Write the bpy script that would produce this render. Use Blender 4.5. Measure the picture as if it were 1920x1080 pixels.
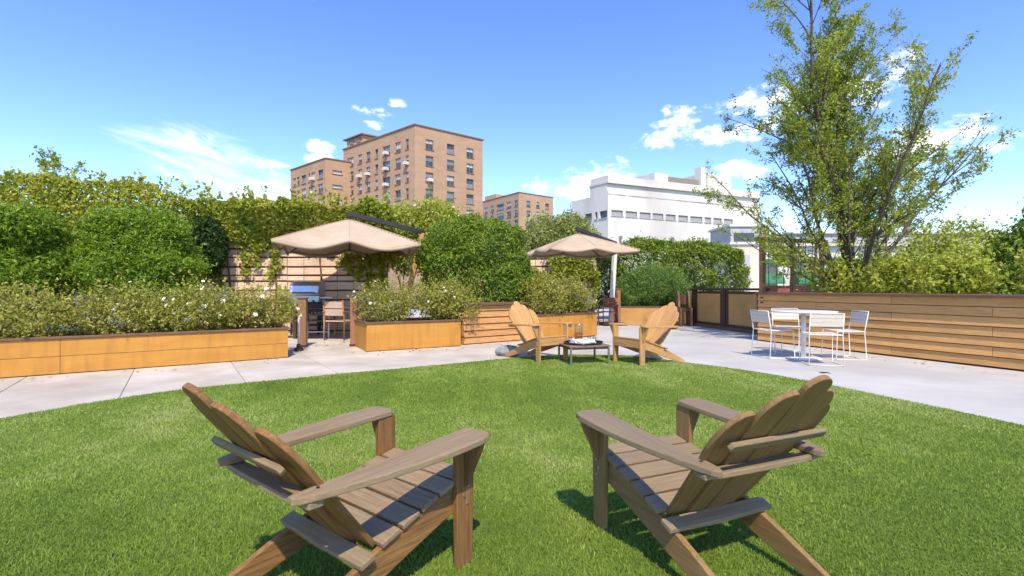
import bpy, bmesh, math, random
import numpy as np
from mathutils import Vector, Matrix
random.seed(7); rng = np.random.default_rng(7)
S = bpy.context.scene
for o in list(bpy.data.objects): bpy.data.objects.remove(o)
C = S.collection
R = math.radians; PI = math.pi

# ------------------------------------------------------------------ camera
cam_d = bpy.data.cameras.new('camera'); cam = bpy.data.objects.new('camera', cam_d); C.objects.link(cam)
cam.location = (0, 0, 1.195); cam.rotation_euler = (R(90), 0, 0)
cam_d.sensor_width = 36; cam_d.lens = 36*930/1920; cam_d.clip_start = .05; cam_d.clip_end = 6000
S.camera = cam
cy = S.cycles; cy.max_bounces = 7; cy.diffuse_bounces = 3; cy.glossy_bounces = 3; cy.transmission_bounces = 7; cy.transparent_max_bounces = 20
S.render.resolution_x = 1024; S.render.resolution_y = 576

# ------------------------------------------------------------------ sun, sky, exposure
SUN_AZ, SUN_EL = R(171), R(53)            # azimuth clockwise from +Y: behind the camera, to the right
to_sun = Vector((math.sin(SUN_AZ)*math.cos(SUN_EL), math.cos(SUN_AZ)*math.cos(SUN_EL), math.sin(SUN_EL)))
sd = bpy.data.lights.new('sun', 'SUN'); sd.energy = 2.7; sd.angle = R(.53); sd.color = (1, .88, .68)
sun = bpy.data.objects.new('sun', sd); C.objects.link(sun); sun.rotation_euler = to_sun.to_track_quat('Z', 'Y').to_euler()
sun.location = to_sun*80
S.view_settings.view_transform = 'Standard'; S.view_settings.look = 'None'
S.view_settings.exposure = 1.18; S.view_settings.gamma = 1

W = bpy.data.worlds.new('World'); S.world = W; W.use_nodes = True
def world():
    nt = W.node_tree; N = nt.nodes; L = nt.links; N.clear()
    out = N.new('ShaderNodeOutputWorld'); bg = N.new('ShaderNodeBackground'); bg.inputs[1].default_value = .15
    sky = N.new('ShaderNodeTexSky'); sky.sky_type = 'NISHITA'; sky.sun_disc = False
    sky.sun_elevation = SUN_EL; sky.sun_rotation = SUN_AZ
    sky.altitude = 600; sky.air_density = 1.0; sky.dust_density = .1; sky.ozone_density = 2.6
    hs = N.new('ShaderNodeHueSaturation'); hs.inputs['Saturation'].default_value = 1.2; hs.inputs['Hue'].default_value = .516
    hs.inputs['Value'].default_value = 1.0
    L.new(sky.outputs[0], hs.inputs['Color'])
    tc = N.new('ShaderNodeTexCoord'); sp = N.new('ShaderNodeSeparateXYZ'); L.new(tc.outputs['Generated'], sp.inputs[0])
    def m(op, a, b=None, c=None, clamp=False):
        n = N.new('ShaderNodeMath'); n.operation = op; n.use_clamp = clamp
        for i, v in enumerate((a, b, c)):
            if v is None: continue
            if isinstance(v, (int, float)): n.inputs[i].default_value = v
            else: L.new(v, n.inputs[i])
        return n.outputs[0]
    az = m('ARCTAN2', sp.outputs[0], sp.outputs[1]); el = m('ARCSINE', sp.outputs[2])
    def noise(scale, det, vec, dist=0., rough=.55):
        n = N.new('ShaderNodeTexNoise'); n.inputs['Scale'].default_value = scale; n.inputs['Detail'].default_value = det
        n.inputs['Roughness'].default_value = rough; n.inputs['Distortion'].default_value = dist; L.new(vec, n.inputs['Vector']); return n.outputs['Fac']
    cb = N.new('ShaderNodeCombineXYZ'); L.new(az, cb.inputs[0]); L.new(m('MULTIPLY', el, 1.7), cb.inputs[1])
    ca = N.new('ShaderNodeCombineXYZ')                                       # sheared, stretched for the cirrus
    L.new(m('ADD', m('MULTIPLY', az, 1.0), m('MULTIPLY', el, .6)), ca.inputs[0]); L.new(m('MULTIPLY', m('ADD', el, m('MULTIPLY', az, .28)), 3.8), ca.inputs[1])
    n1 = noise(17, 9, cb.outputs[0], .15, .58); n2 = noise(6.0, 10, ca.outputs[0], 1.6, .66); n3 = noise(1.6, 3, cb.outputs[0])
    nc = noise(46, 8, cb.outputs[0], .3, .66)
    def blob(a, e, ra, re, tilt=0.):
        da = m('SUBTRACT', az, R(a)); de = m('SUBTRACT', el, R(e))
        de = m('SUBTRACT', de, m('MULTIPLY', da, tilt))
        q = m('ADD', m('POWER', m('ABSOLUTE', m('DIVIDE', da, R(ra))), 2.), m('POWER', m('ABSOLUTE', m('DIVIDE', de, R(re))), 2.))
        return m('SUBTRACT', 1., q)
    def union(bs):
        r = bs[0]
        for b in bs[1:]: r = m('MAXIMUM', r, b)
        return r
    cum = union([blob(18.3, 17.6, 3.1, 1.7), blob(17.0, 16.2, 3.4, 1.3), blob(23.5, 15.9, 5.0, 1.3), blob(28.5, 17.8, 5.5, 2.4), blob(34, 18.6, 5.5, 2.6),
                 blob(8.6, 11.5, 7.6, 1.9), blob(11.5, 12.4, 3.6, 1.8), blob(24.6, 11.9, 3.5, 1.2), blob(40, 12.5, 6, 2.2),
                 blob(-15.6, 19.0, 2.2, .85), blob(-13.2, 20.0, 1.5, .6), blob(-15.7, 17.7, 1.2, .5), blob(-21.0, 14.9, 2.0, .7), blob(-20.8, 13.7, 2.0, .6),
                 blob(-26, 12.4, 1.8, 1.0),
                 blob(95, 16, 14, 4), blob(-110, 20, 16, 5), blob(160, 18, 20, 5), blob(-170, 30, 14, 5), blob(60, 30, 9, 3)])
    cir = union([blob(-32, 12.6, 6.5, 3.0, -.18), blob(-26, 9.6, 7, 2.8, -.12), blob(-20, 8.5, 7, 2.2), blob(-120, 12, 30, 5), blob(120, 10, 30, 4)])
    def smooth(v, lo, hi):
        n = N.new('ShaderNodeMapRange'); n.interpolation_type = 'SMOOTHSTEP'; L.new(v, n.inputs['Value'])
        n.inputs['From Min'].default_value = lo; n.inputs['From Max'].default_value = hi; return n.outputs[0]
    f1 = smooth(m('ADD', m('MULTIPLY', m('MAXIMUM', cum, -1.2), .42), m('ADD', m('MULTIPLY', m('SUBTRACT', n1, .5), 2.3), m('MULTIPLY', m('SUBTRACT', nc, .5), 1.35))), .0, .78)
    f2 = m('MULTIPLY', smooth(m('ADD', m('MULTIPLY', m('MAXIMUM', cir, -1.), .22), n2), .46, 1.0), .75)
    hz = m('MULTIPLY', smooth(el, R(10), R(0)), .04)
    f = m('MAXIMUM', m('MAXIMUM', f1, f2), hz, clamp=True)
    f = m('MULTIPLY', f, smooth(el, R(-2), R(1)))
    # a little grey in the thick parts of the cumulus
    cc = N.new('ShaderNodeMix'); cc.data_type = 'RGBA'; cc.inputs['A'].default_value = (4.4, 4.7, 5.2, 1); cc.inputs['B'].default_value = (5.6, 5.5, 5.4, 1)
    L.new(smooth(nc, .35, .6), cc.inputs['Factor'])
    mx = N.new('ShaderNodeMix'); mx.data_type = 'RGBA'; L.new(f, mx.inputs['Factor']); L.new(hs.outputs[0], mx.inputs['A']); L.new(cc.outputs['Result'], mx.inputs['B'])
    L.new(mx.outputs['Result'], bg.inputs[0]); L.new(bg.outputs[0], out.inputs[0])
world()

# ------------------------------------------------------------------ materials
def base_mat(name):
    m = bpy.data.materials.new(name); m.use_nodes = True; nt = m.node_tree
    return m, nt, nt.nodes, nt.links, nt.nodes['Principled BSDF']
def pmat(name, cols, scale=4., detail=6, rough=.7, bump=.0, bscale=40., coord='Object', stretch=(1, 1, 1), spec=.3, metal=0., dist=0., rvar=.1, stain=None, sscale=1.2, pieces=0., sstretch=None):
    m, nt, N, L, P = base_mat(name)
    if coord == 'gv': t = N.new('ShaderNodeAttribute'); t.attribute_name = 'gv'; v = t.outputs['Vector']
    else: t = N.new('ShaderNodeTexCoord'); v = t.outputs[coord]
    mp = N.new('ShaderNodeMapping'); mp.inputs['Scale'].default_value = stretch; L.new(v, mp.inputs[0]); v2 = mp.outputs[0]
    nz = N.new('ShaderNodeTexNoise'); nz.inputs['Scale'].default_value = scale; nz.inputs['Detail'].default_value = detail; nz.inputs['Distortion'].default_value = dist
    nz.inputs['Roughness'].default_value = .62; L.new(v2, nz.inputs['Vector'])
    cr = N.new('ShaderNodeValToRGB'); L.new(nz.outputs['Fac'], cr.inputs[0])
    e = cr.color_ramp.elements; n = len(cols)
    while len(e) < n: e.new(.5)
    for i, c in enumerate(cols): e[i].position = .3+.4*i/max(1, n-1); e[i].color = (*c, 1)
    col = cr.outputs[0]
    if stain:
        s = N.new('ShaderNodeTexNoise'); s.inputs['Scale'].default_value = sscale; s.inputs['Detail'].default_value = 5; vs = v
        if sstretch: ms = N.new('ShaderNodeMapping'); ms.inputs['Scale'].default_value = sstretch; L.new(v, ms.inputs[0]); vs = ms.outputs[0]
        L.new(vs, s.inputs['Vector'])
        mr = N.new('ShaderNodeMapRange'); mr.inputs['From Min'].default_value = .45; mr.inputs['From Max'].default_value = .72; L.new(s.outputs['Fac'], mr.inputs[0])
        mm = N.new('ShaderNodeMath'); mm.operation = 'MULTIPLY'; mm.inputs[1].default_value = stain[1]; L.new(mr.outputs[0], mm.inputs[0])
        mx = N.new('ShaderNodeMix'); mx.data_type = 'RGBA'; mx.blend_type = 'MIX'; L.new(mm.outputs[0], mx.inputs['Factor']); L.new(col, mx.inputs['A']); mx.inputs['B'].default_value = (*stain[0], 1); col = mx.outputs['Result']
    if pieces:
        oi = N.new('ShaderNodeObjectInfo'); mr = N.new('ShaderNodeMapRange'); L.new(oi.outputs['Random'], mr.inputs[0])
        mr.inputs['To Min'].default_value = 1-pieces; mr.inputs['To Max'].default_value = 1+pieces
        h = N.new('ShaderNodeHueSaturation'); L.new(mr.outputs[0], h.inputs['Value']); L.new(col, h.inputs['Color']); col = h.outputs[0]
    L.new(col, P.inputs['Base Color'])
    mr = N.new('ShaderNodeMapRange'); L.new(nz.outputs['Fac'], mr.inputs[0]); mr.inputs['To Min'].default_value = max(.02, rough-rvar); mr.inputs['To Max'].default_value = min(1, rough+rvar); L.new(mr.outputs[0], P.inputs['Roughness'])
    P.inputs['Specular IOR Level'].default_value = spec; P.inputs['Metallic'].default_value = metal
    if bump:
        b2 = N.new('ShaderNodeTexNoise'); b2.inputs['Scale'].default_value = bscale; b2.inputs['Detail'].default_value = 4; L.new(v2, b2.inputs['Vector'])
        bp = N.new('ShaderNodeBump'); bp.inputs['Strength'].default_value = bump; bp.inputs['Distance'].default_value = .01; L.new(b2.outputs['Fac'], bp.inputs['Height']); L.new(bp.outputs[0], P.inputs['Normal'])
    return m
def leafmat(name, cols, trans=.35, rough=.55):
    m, nt, N, L, P = base_mat(name)
    a = N.new('ShaderNodeAttribute'); a.attribute_name = 'v'
    cr = N.new('ShaderNodeValToRGB'); L.new(a.outputs['Fac'], cr.inputs[0]); e = cr.color_ramp.elements
    while len(e) < len(cols): e.new(.5)
    for i, c in enumerate(cols): e[i].position = i/(len(cols)-1); e[i].color = (*c, 1)
    L.new(cr.outputs[0], P.inputs['Base Color']); P.inputs['Roughness'].default_value = rough; P.inputs['Specular IOR Level'].default_value = .25
    tr = N.new('ShaderNodeBsdfTranslucent'); hs = N.new('ShaderNodeHueSaturation'); hs.inputs['Value'].default_value = 1.25; hs.inputs['Hue'].default_value = .485
    L.new(cr.outputs[0], hs.inputs['Color']); L.new(hs.outputs[0], tr.inputs[0])
    mx = N.new('ShaderNodeMixShader'); mx.inputs[0].default_value = trans; L.new(P.outputs[0], mx.inputs[1]); L.new(tr.outputs[0], mx.inputs[2])
    L.new(mx.outputs[0], N['Material Output'].inputs[0]); return m
def glassmat(name, col=(1, 1, 1), refl=.10):
    m, nt, N, L, P = base_mat(name); t = N.new('ShaderNodeBsdfTransparent'); t.inputs[0].default_value = (*col, 1); g = N.new('ShaderNodeBsdfGlossy'); g.inputs['Roughness'].default_value = .03
    fr = N.new('ShaderNodeLayerWeight'); fr.inputs[0].default_value = .25; a = N.new('ShaderNodeMath'); a.operation = 'MULTIPLY_ADD'; a.inputs[1].default_value = .55; a.inputs[2].default_value = refl*.4; a.use_clamp = True; L.new(fr.outputs['Facing'], a.inputs[0])
    mx = N.new('ShaderNodeMixShader'); L.new(a.outputs[0], mx.inputs[0]); L.new(t.outputs[0], mx.inputs[1]); L.new(g.outputs[0], mx.inputs[2]); L.new(mx.outputs[0], N['Material Output'].inputs[0]); return m

WS = (1.6, 16, 16)
M = {}
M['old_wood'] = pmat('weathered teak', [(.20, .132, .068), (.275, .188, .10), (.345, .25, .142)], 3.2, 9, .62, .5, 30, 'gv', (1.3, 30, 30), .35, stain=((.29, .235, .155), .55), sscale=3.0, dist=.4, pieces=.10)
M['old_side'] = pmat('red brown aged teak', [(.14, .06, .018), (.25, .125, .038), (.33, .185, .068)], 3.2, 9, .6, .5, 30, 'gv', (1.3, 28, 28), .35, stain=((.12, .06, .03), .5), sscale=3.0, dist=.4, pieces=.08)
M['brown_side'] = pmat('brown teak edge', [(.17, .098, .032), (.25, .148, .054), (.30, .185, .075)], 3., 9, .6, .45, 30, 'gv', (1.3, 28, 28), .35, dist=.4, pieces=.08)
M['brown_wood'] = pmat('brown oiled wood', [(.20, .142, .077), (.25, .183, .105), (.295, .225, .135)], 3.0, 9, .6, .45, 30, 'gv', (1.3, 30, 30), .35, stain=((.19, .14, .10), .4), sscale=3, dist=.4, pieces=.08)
M['honey_wood'] = pmat('honey wood', [(.37, .185, .06), (.47, .255, .088), (.535, .315, .125)], 3.0, 8, .55, .2, 22, 'gv', WS, .35, dist=.4, pieces=.10)
M['orange_paint'] = pmat('ochre painted panel', [(.44, .20, .032), (.49, .23, .04), (.53, .26, .052)], 2.2, 6, .6, .08, 60, 'gv', (.6, 3, 3), .3, stain=((.34, .155, .035), .6), sscale=1.8, sstretch=(6, 1, .7))
M['trim'] = pmat('brown trim', [(.10, .05, .03), (.15, .078, .05), (.19, .105, .07)], 4, 7, .6, .2, 30, 'gv', WS, .3)
M['dark_trim'] = pmat('dark brown frame', [(.055, .026, .018), (.085, .042, .028)], 4, 6, .55, .15, 30, 'gv', WS, .3)
M['tan_panel'] = pmat('tan panel', [(.47, .25, .08), (.53, .29, .10)], 3, 6, .65, .1, 40, 'gv', (1, 4, 4), .25, stain=((.28, .15, .06), .4), sscale=2)
M['board'] = pmat('stained board', [(.40, .19, .062), (.48, .245, .088), (.55, .30, .125)], 3, 8, .6, .25, 24, 'gv', WS, .3, stain=((.25, .12, .05), .4), sscale=2.4, dist=.3, pieces=.12)
M['honey_board'] = pmat('honey tan board', [(.49, .245, .075), (.57, .30, .098), (.63, .355, .13)], 3, 8, .6, .25, 24, 'gv', WS, .3, stain=((.40, .22, .09), .4), sscale=2.4, dist=.3, pieces=.10)
M['siding'] = pmat('faded cedar siding', [(.56, .39, .27), (.66, .48, .34), (.73, .56, .42)], 3, 8, .75, .25, 24, 'gv', WS, .2, stain=((.40, .24, .15), .5), sscale=2, pieces=.10)
M['siding_back'] = pmat('dark red brown batten', [(.16, .05, .03), (.22, .08, .05)], 5, 5, .8)
M['post'] = pmat('brown post', [(.23, .115, .055), (.32, .165, .082)], 3, 7, .6, .25, 24, 'gv', WS, .3)
M['concrete'] = pmat('pale concrete', [(.42, .37, .305), (.48, .43, .36), (.54, .485, .41)], 1.6, 9, .82, .22, 90, 'Object', (1, 1, 1), .25, stain=((.33, .28, .22), .65), sscale=1.1, pieces=.09)
M['patio'] = pmat('grey terrace screed', [(.41, .395, .365), (.465, .45, .42), (.51, .495, .465)], .9, 9, .78, .15, 70, 'Object', (1, 1, 1), .25, stain=((.35, .335, .31), .7), sscale=.6)
M['joint'] = pmat('dark joint', [(.16, .145, .125), (.22, .20, .175)], 5, 4, .9)
M['ground'] = pmat('city ground', [(.10, .10, .095), (.16, .155, .145)], .05, 8, .9)
M['soil'] = pmat('soil', [(.03, .02, .013), (.075, .05, .032)], 14, 8, .95, .8, 40)
M['turf'] = pmat('turf soil', [(.08, .125, .018), (.13, .19, .03)], 8, 8, .95, .6, 60)
M['canvas'] = pmat('tan canvas', [(.51, .395, .285), (.555, .435, .315), (.595, .475, .35)], 1.8, 8, .85, .12, 120, 'Object', (1, 1, 1), .1, stain=((.38, .27, .17), .5), sscale=1.1)
def add_translucency(m, k):
    nt = m.node_tree; N = nt.nodes; L = nt.links; P = N['Principled BSDF']; t = N.new('ShaderNodeBsdfTranslucent'); L.new(P.inputs['Base Color'].links[0].from_socket, t.inputs[0])
    mx = N.new('ShaderNodeMixShader'); mx.inputs[0].default_value = k; L.new(P.outputs[0], mx.inputs[1]); L.new(t.outputs[0], mx.inputs[2]); L.new(mx.outputs[0], N['Material Output'].inputs[0])
add_translucency(M['canvas'], .22)
M['dark_metal'] = pmat('dark metal', [(.02, .018, .018), (.035, .03, .03)], 8, 4, .45, spec=.5)
M['steel'] = pmat('brushed steel', [(.50, .50, .50), (.60, .60, .60)], 6, 6, .32, .05, 60, metal=.9)
M['white_metal'] = pmat('white enamel', [(.66, .65, .62), (.74, .73, .70)], 5, 5, .4, spec=.45)
M['white_mesh'] = pmat('cream mesh', [(.55, .50, .42), (.63, .585, .50)], 30, 4, .8)
M['table_white'] = pmat('white table top', [(.62, .64, .66), (.69, .71, .73)], 4, 5, .35, spec=.5)
M['green_metal'] = pmat('green grey metal', [(.10, .13, .08), (.16, .19, .12)], 6, 5, .45, spec=.45)
M['slate_top'] = pmat('brown table top', [(.17, .10, .07), (.25, .16, .115)], 4, 7, .5, .15, 30, 'gv', WS, .4)
M['tray'] = pmat('black tray', [(.012, .012, .012), (.03, .03, .03)], 6, 4, .25, spec=.5)
M['paper'] = pmat('white paper', [(.68, .66, .60), (.76, .74, .68)], 12, 4, .8)
M['ink'] = pmat('printed picture', [(.10, .09, .08), (.35, .30, .25), (.6, .57, .5)], 30, 5, .7)
M['glass'] = glassmat('clear glass', (.93, .95, .95)); M['juice'] = glassmat('amber drink', (.93, .70, .38), .0)
M['rock'] = pmat('grey weathered stone', [(.14, .14, .14), (.24, .24, .235), (.34, .34, .33)], 9, 8, .9, .8, 30)
M['rust'] = pmat('rust red sling fabric', [(.20, .055, .028), (.30, .10, .05), (.36, .15, .085)], 14, 6, .8, .3, 60)
M['black_fabric'] = pmat('black fabric', [(.012, .012, .014), (.03, .03, .033)], 20, 4, .85)
M['bark'] = pmat('bark', [(.055, .042, .03), (.10, .078, .055), (.155, .125, .09)], 14, 8, .9, .8, 30, 'Object', (1, 1, .25))
M['stem'] = pmat('green brown stem', [(.07, .055, .025), (.14, .11, .05)], 14, 6, .85)
M['petal'] = pmat('white petals', [(.78, .76, .70), (.86, .85, .81)], 20, 3, .7)
def brick(name, cols, z0=.6):
    m = pmat(name, cols, .35, 9, .85, .1, 8, 'Object', (1, 1, 5), .2, stain=(tuple(c*.82 for c in cols[0]), .5), sscale=.16); nt = m.node_tree; N = nt.nodes; L = nt.links; P = N['Principled BSDF']
    src = P.inputs['Base Color'].links[0].from_socket
    tc = N.new('ShaderNodeTexCoord'); sp = N.new('ShaderNodeSeparateXYZ'); L.new(tc.outputs['Object'], sp.inputs[0])
    w = N.new('ShaderNodeMath'); w.operation = 'FRACT'; d = N.new('ShaderNodeMath'); d.operation = 'DIVIDE'; d.inputs[1].default_value = .24; L.new(sp.outputs[2], d.inputs[0]); L.new(d.outputs[0], w.inputs[0])
    g = N.new('ShaderNodeMath'); g.operation = 'GREATER_THAN'; g.inputs[1].default_value = .86; L.new(w.outputs[0], g.inputs[0])
    k = N.new('ShaderNodeMath'); k.operation = 'MULTIPLY'; k.inputs[1].default_value = .35; L.new(g.outputs[0], k.inputs[0])
    mx = N.new('ShaderNodeMix'); mx.data_type = 'RGBA'; L.new(k.outputs[0], mx.inputs['Factor']); L.new(src, mx.inputs['A']); mx.inputs['B'].default_value = (.36, .25, .17, 1)
    L.new(mx.outputs['Result'], P.inputs['Base Color']); return m
M['brick'] = brick('orange brown brick', [(.405, .255, .155), (.45, .29, .18), (.485, .315, .20)])
M['brick_far'] = brick('far orange brick', [(.43, .275, .175), (.47, .305, .195), (.50, .33, .215)])
M['coping'] = pmat('metal coping', [(.20, .12, .08), (.27, .165, .115)], 3, 5, .6)
M['stucco'] = pmat('white render', [(.60, .58, .52), (.65, .63, .57), (.69, .67, .61)], .30, 8, .85, .1, 6, 'Object', (1, 1, .5), .2, stain=((.42, .385, .33), .6), sscale=.2, sstretch=(1, 1, .25))
M['cream'] = pmat('cream render', [(.60, .53, .42), (.68, .61, .50)], .6, 7, .85, stain=((.5, .42, .32), .4), sscale=.4)
M['grey_render'] = pmat('grey render', [(.40, .40, .40), (.48, .48, .47)], .5, 7, .85)
M['louvre'] = pmat('brown louvre', [(.22, .17, .13), (.30, .24, .19)], 2, 6, .8, coord='Object', stretch=(6, 6, .3))
M['win_frame'] = pmat('window frame', [(.17, .15, .13), (.23, .205, .18)], 5, 4, .6)
M['pane_beige'] = pmat('shuttered window', [(.30, .285, .26), (.38, .36, .33)], 1.5, 5, .5, coord='Object', stretch=(1, 1, 12))
M['pane_dark'] = pmat('dark window glass', [(.03, .038, .045), (.07, .08, .09)], .6, 4, .12, spec=.6)
M['pane_pale'] = pmat('window with pale blind', [(.44, .43, .40), (.54, .53, .49)], .5, 4, .3, spec=.5, coord='Object', stretch=(1, 1, 8))
M['pane_grey'] = pmat('window with grey curtain', [(.16, .175, .19), (.24, .25, .26)], .7, 4, .2, spec=.55)
M['ac'] = pmat('cream appliance', [(.56, .54, .49), (.66, .64, .59)], 2, 4, .6)
M['awning'] = pmat('green awning', [(.03, .14, .07), (.05, .20, .10)], 3, 4, .7)
M['red_base'] = pmat('red shopfront', [(.20, .06, .045), (.28, .10, .07)], 2, 4, .7)
M['leaf_hedge'] = leafmat('hedge leaf', [(.042, .085, .01), (.095, .175, .018), (.20, .29, .028), (.34, .40, .06)])
M['leaf_dark'] = leafmat('dark leaf', [(.02, .045, .01), (.045, .09, .018), (.09, .15, .03)])
M['leaf_conifer'] = leafmat('conifer spray', [(.065, .13, .012), (.165, .28, .022), (.30, .42, .045)])
M['leaf_vine'] = leafmat('vine leaf', [(.085, .125, .012), (.20, .26, .025), (.33, .37, .04), (.45, .44, .08), (.27, .11, .045)])
M['leaf_rose'] = leafmat('rose leaf', [(.12, .115, .018), (.25, .25, .035), (.38, .38, .07), (.52, .49, .15)])
M['leaf_lime'] = leafmat('lime leaf', [(.13, .18, .015), (.26, .32, .03), (.40, .45, .06), (.52, .53, .14)])
M['leaf_cream'] = leafmat('cream flowering leaf', [(.09, .14, .025), (.19, .25, .04), (.34, .38, .11), (.60, .58, .36)])
M['leaf_fine'] = leafmat('fine soft leaf', [(.07, .16, .025), (.13, .25, .04), (.22, .35, .08), (.36, .46, .19)])
M['leaf_tree'] = leafmat('tree leaf', [(.12, .17, .018), (.22, .29, .03), (.34, .41, .05), (.48, .52, .11)])
M['leaf_dry'] = leafmat('dry leaf', [(.16, .09, .04), (.28, .18, .07), (.30, .27, .08)], .15)
M['grass'] = leafmat('grass blade', [(.115, .185, .02), (.185, .28, .036), (.265, .365, .06), (.42, .48, .15)], .3, .5)

# ------------------------------------------------------------------ mesh helpers
class MB:
    def __init__(s): s.v = []; s.f = []; s.g = []
    def add(s, vs, fs, gv=None):
        b = len(s.v); s.v += [tuple(p) for p in vs]; s.f += [tuple(b+i for i in q) for q in fs]
        s.g += [tuple(p) for p in (gv if gv is not None else vs)]; return s
    def box(s, c, d, mat=None, axis=None):
        x, y, z = d[0]/2, d[1]/2, d[2]/2
        P = [(-x, -y, -z), (x, -y, -z), (x, y, -z), (-x, y, -z), (-x, -y, z), (x, -y, z), (x, y, z), (-x, y, z)]
        if axis is None: axis = max(range(3), key=lambda i: d[i])
        o = [random.uniform(-9, 9) for _ in range(3)]
        G = [(p[axis]+o[0], p[(axis+1) % 3]+o[1], p[(axis+2) % 3]+o[2]) for p in P]
        T = Matrix.Translation(c) @ (mat if mat else Matrix.Identity(4))
        return s.add([T @ Vector(p) for p in P], [(0, 3, 2, 1), (4, 5, 6, 7), (0, 1, 5, 4), (1, 2, 6, 5), (2, 3, 7, 6), (3, 0, 4, 7)], G)
    def prism(s, poly, z0, z1, T=None, axis=0):
        n = len(poly); o = [random.uniform(-9, 9) for _ in range(3)]
        P = [(a, b, z0) for a, b in poly]+[(a, b, z1) for a, b in poly]
        G = [(p[axis]+o[0], p[1-axis]+o[1], p[2]+o[2]) for p in P]
        F = [tuple(range(n-1, -1, -1)), tuple(range(n, 2*n))]+[(i, (i+1) % n, n+(i+1) % n, n+i) for i in range(n)]
        T = T if T else Matrix.Identity(4)
        return s.add([T @ Vector(p) for p in P], F, G)
    def tube(s, pts, rad, n=8, cap=True):
        pts = [Vector(p) for p in pts]; k = len(pts); rr = rad if isinstance(rad, (list, tuple)) else [rad]*k
        V = []; G = []; o = random.uniform(-9, 9); t0 = None; ln = 0; up = None
        for i, p in enumerate(pts):
            d = (pts[min(i+1, k-1)]-pts[max(i-1, 0)]).normalized()
            if up is None:
                a = Vector((0, 0, 1)) if abs(d.z) < .9 else Vector((1, 0, 0)); up = d.cross(a).normalized()
            up = (up-d*up.dot(d)).normalized(); q = d.cross(up)
            if i: ln += (p-pts[i-1]).length
            for j in range(n):
                a = 2*PI*j/n; V.append(p+(up*math.cos(a)+q*math.sin(a))*rr[i]); G.append((ln+o, math.cos(a)*rr[i], math.sin(a)*rr[i]))
        F = [(i*n+j, i*n+(j+1) % n, (i+1)*n+(j+1) % n, (i+1)*n+j) for i in range(k-1) for j in range(n)]
        if cap: F += [tuple(range(n-1, -1, -1)), tuple((k-1)*n+j for j in range(n))]
        return s.add(V, F, G)
    def lathe(s, prof, n=24, c=(0, 0, 0), close=True):
        V = []; k = len(prof)
        for r, z in prof:
            for j in range(n): a = 2*PI*j/n; V.append((c[0]+r*math.cos(a), c[1]+r*math.sin(a), c[2]+z))
        F = [(i*n+j, i*n+(j+1) % n, (i+1)*n+(j+1) % n, (i+1)*n+j) for i in range(k-1) for j in range(n)]
        if close: F += [tuple(range(n-1, -1, -1)), tuple((k-1)*n+j for j in range(n))]
        return s.add(V, F)
    def mesh(s, name, mat, smooth=False, fix=True):
        me = bpy.data.meshes.new(name); me.from_pydata(s.v, [], s.f)
        at = me.attributes.new('gv', 'FLOAT_VECTOR', 'POINT'); at.data.foreach_set('vector', np.array(s.g, 'f').ravel())
        if fix:
            bm = bmesh.new(); bm.from_mesh(me); bmesh.ops.recalc_face_normals(bm, faces=bm.faces); bm.to_mesh(me); bm.free()
        if smooth: me.polygons.foreach_set('use_smooth', [True]*len(me.polygons))
        if mat: me.materials.append(mat)
        return me
    def build(s, name, mat, parent=None, smooth=False, bevel=0., loc=None, fix=True):
        return link(name, s.mesh(name, M[mat] if isinstance(mat, str) else mat, smooth, fix), parent, bevel, loc)
def link(name, me, parent=None, bevel=0., loc=None):
    o = bpy.data.objects.new(name, me); C.objects.link(o)
    if parent: o.parent = parent
    if loc is not None: o.location = loc
    if bevel:
        b = o.modifiers.new('bevel', 'BEVEL'); b.width = bevel; b.segments = 2; b.limit_method = 'ANGLE'; b.angle_limit = R(40)
    return o
def tag(o, label=None, cat=None, group=None, kind=None):
    if label: o['label'] = label
    if cat: o['category'] = cat
    if group: o['group'] = group
    if kind: o['kind'] = kind
    return o
def thing(name, label, cat, loc=(0, 0, 0), rotz=0., group=None, scale=1.):
    o = bpy.data.objects.new(name, None); C.objects.link(o); o.location = loc; o.rotation_euler = (0, 0, rotz); o.scale = (scale,)*3
    o.empty_display_size = .2; return tag(o, label, cat, group)
def children(o): return [c for c in C.objects if c.parent == o]
def copy_tree(o, parent=None):
    kids = children(o); c = o.copy(); C.objects.link(c); c.parent = parent
    for k in kids: copy_tree(k, c)
    return c
def frame2(p0, p1): return (p0[0], p0[1], 0), math.atan2(p1[1]-p0[1], p1[0]-p0[0]), math.hypot(p1[0]-p0[0], p1[1]-p0[1])
def fast_mesh(name, V, F, mat, attr=None):
    """V (n,3), F (m,k) numpy -> mesh, attr = per-vertex float"""
    me = bpy.data.meshes.new(name); n = len(V); m_, k = F.shape
    me.vertices.add(n); me.vertices.foreach_set('co', V.astype('f').ravel())
    me.loops.add(m_*k); me.loops.foreach_set('vertex_index', F.astype('i').ravel())
    me.polygons.add(m_); me.polygons.foreach_set('loop_start', np.arange(0, m_*k, k, dtype='i')); me.polygons.foreach_set('loop_total', np.full(m_, k, 'i'))
    me.update(calc_edges=True)
    if attr is not None:
        a = me.attributes.new('v', 'FLOAT', 'POINT'); a.data.foreach_set('value', attr.astype('f'))
    me.materials.append(M[mat]); return me
# ------------------------------------------------------------------ ground, terrace, lawn
tag(MB().box((0, 900, -.30), (5000, 5000, .2)).build('ground', 'ground'), kind='structure')
patio = tag(MB().box((0, 8, -.10), (34, 40, .2)).build('terrace', 'patio'), kind='structure')
UA = R(34); ux, uy = math.cos(UA), math.sin(UA)
path = tag(MB().prism([(-6.65, -5.15), (5.2, -5.15), (5.2, -2.35), (6.65, -2.35), (6.65, 5.15), (-6.65, 5.15)], -.002, .004).build('path', 'joint', loc=(-4.6, 9.2, 0)), kind='structure')
path.rotation_euler = (0, 0, UA)
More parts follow.
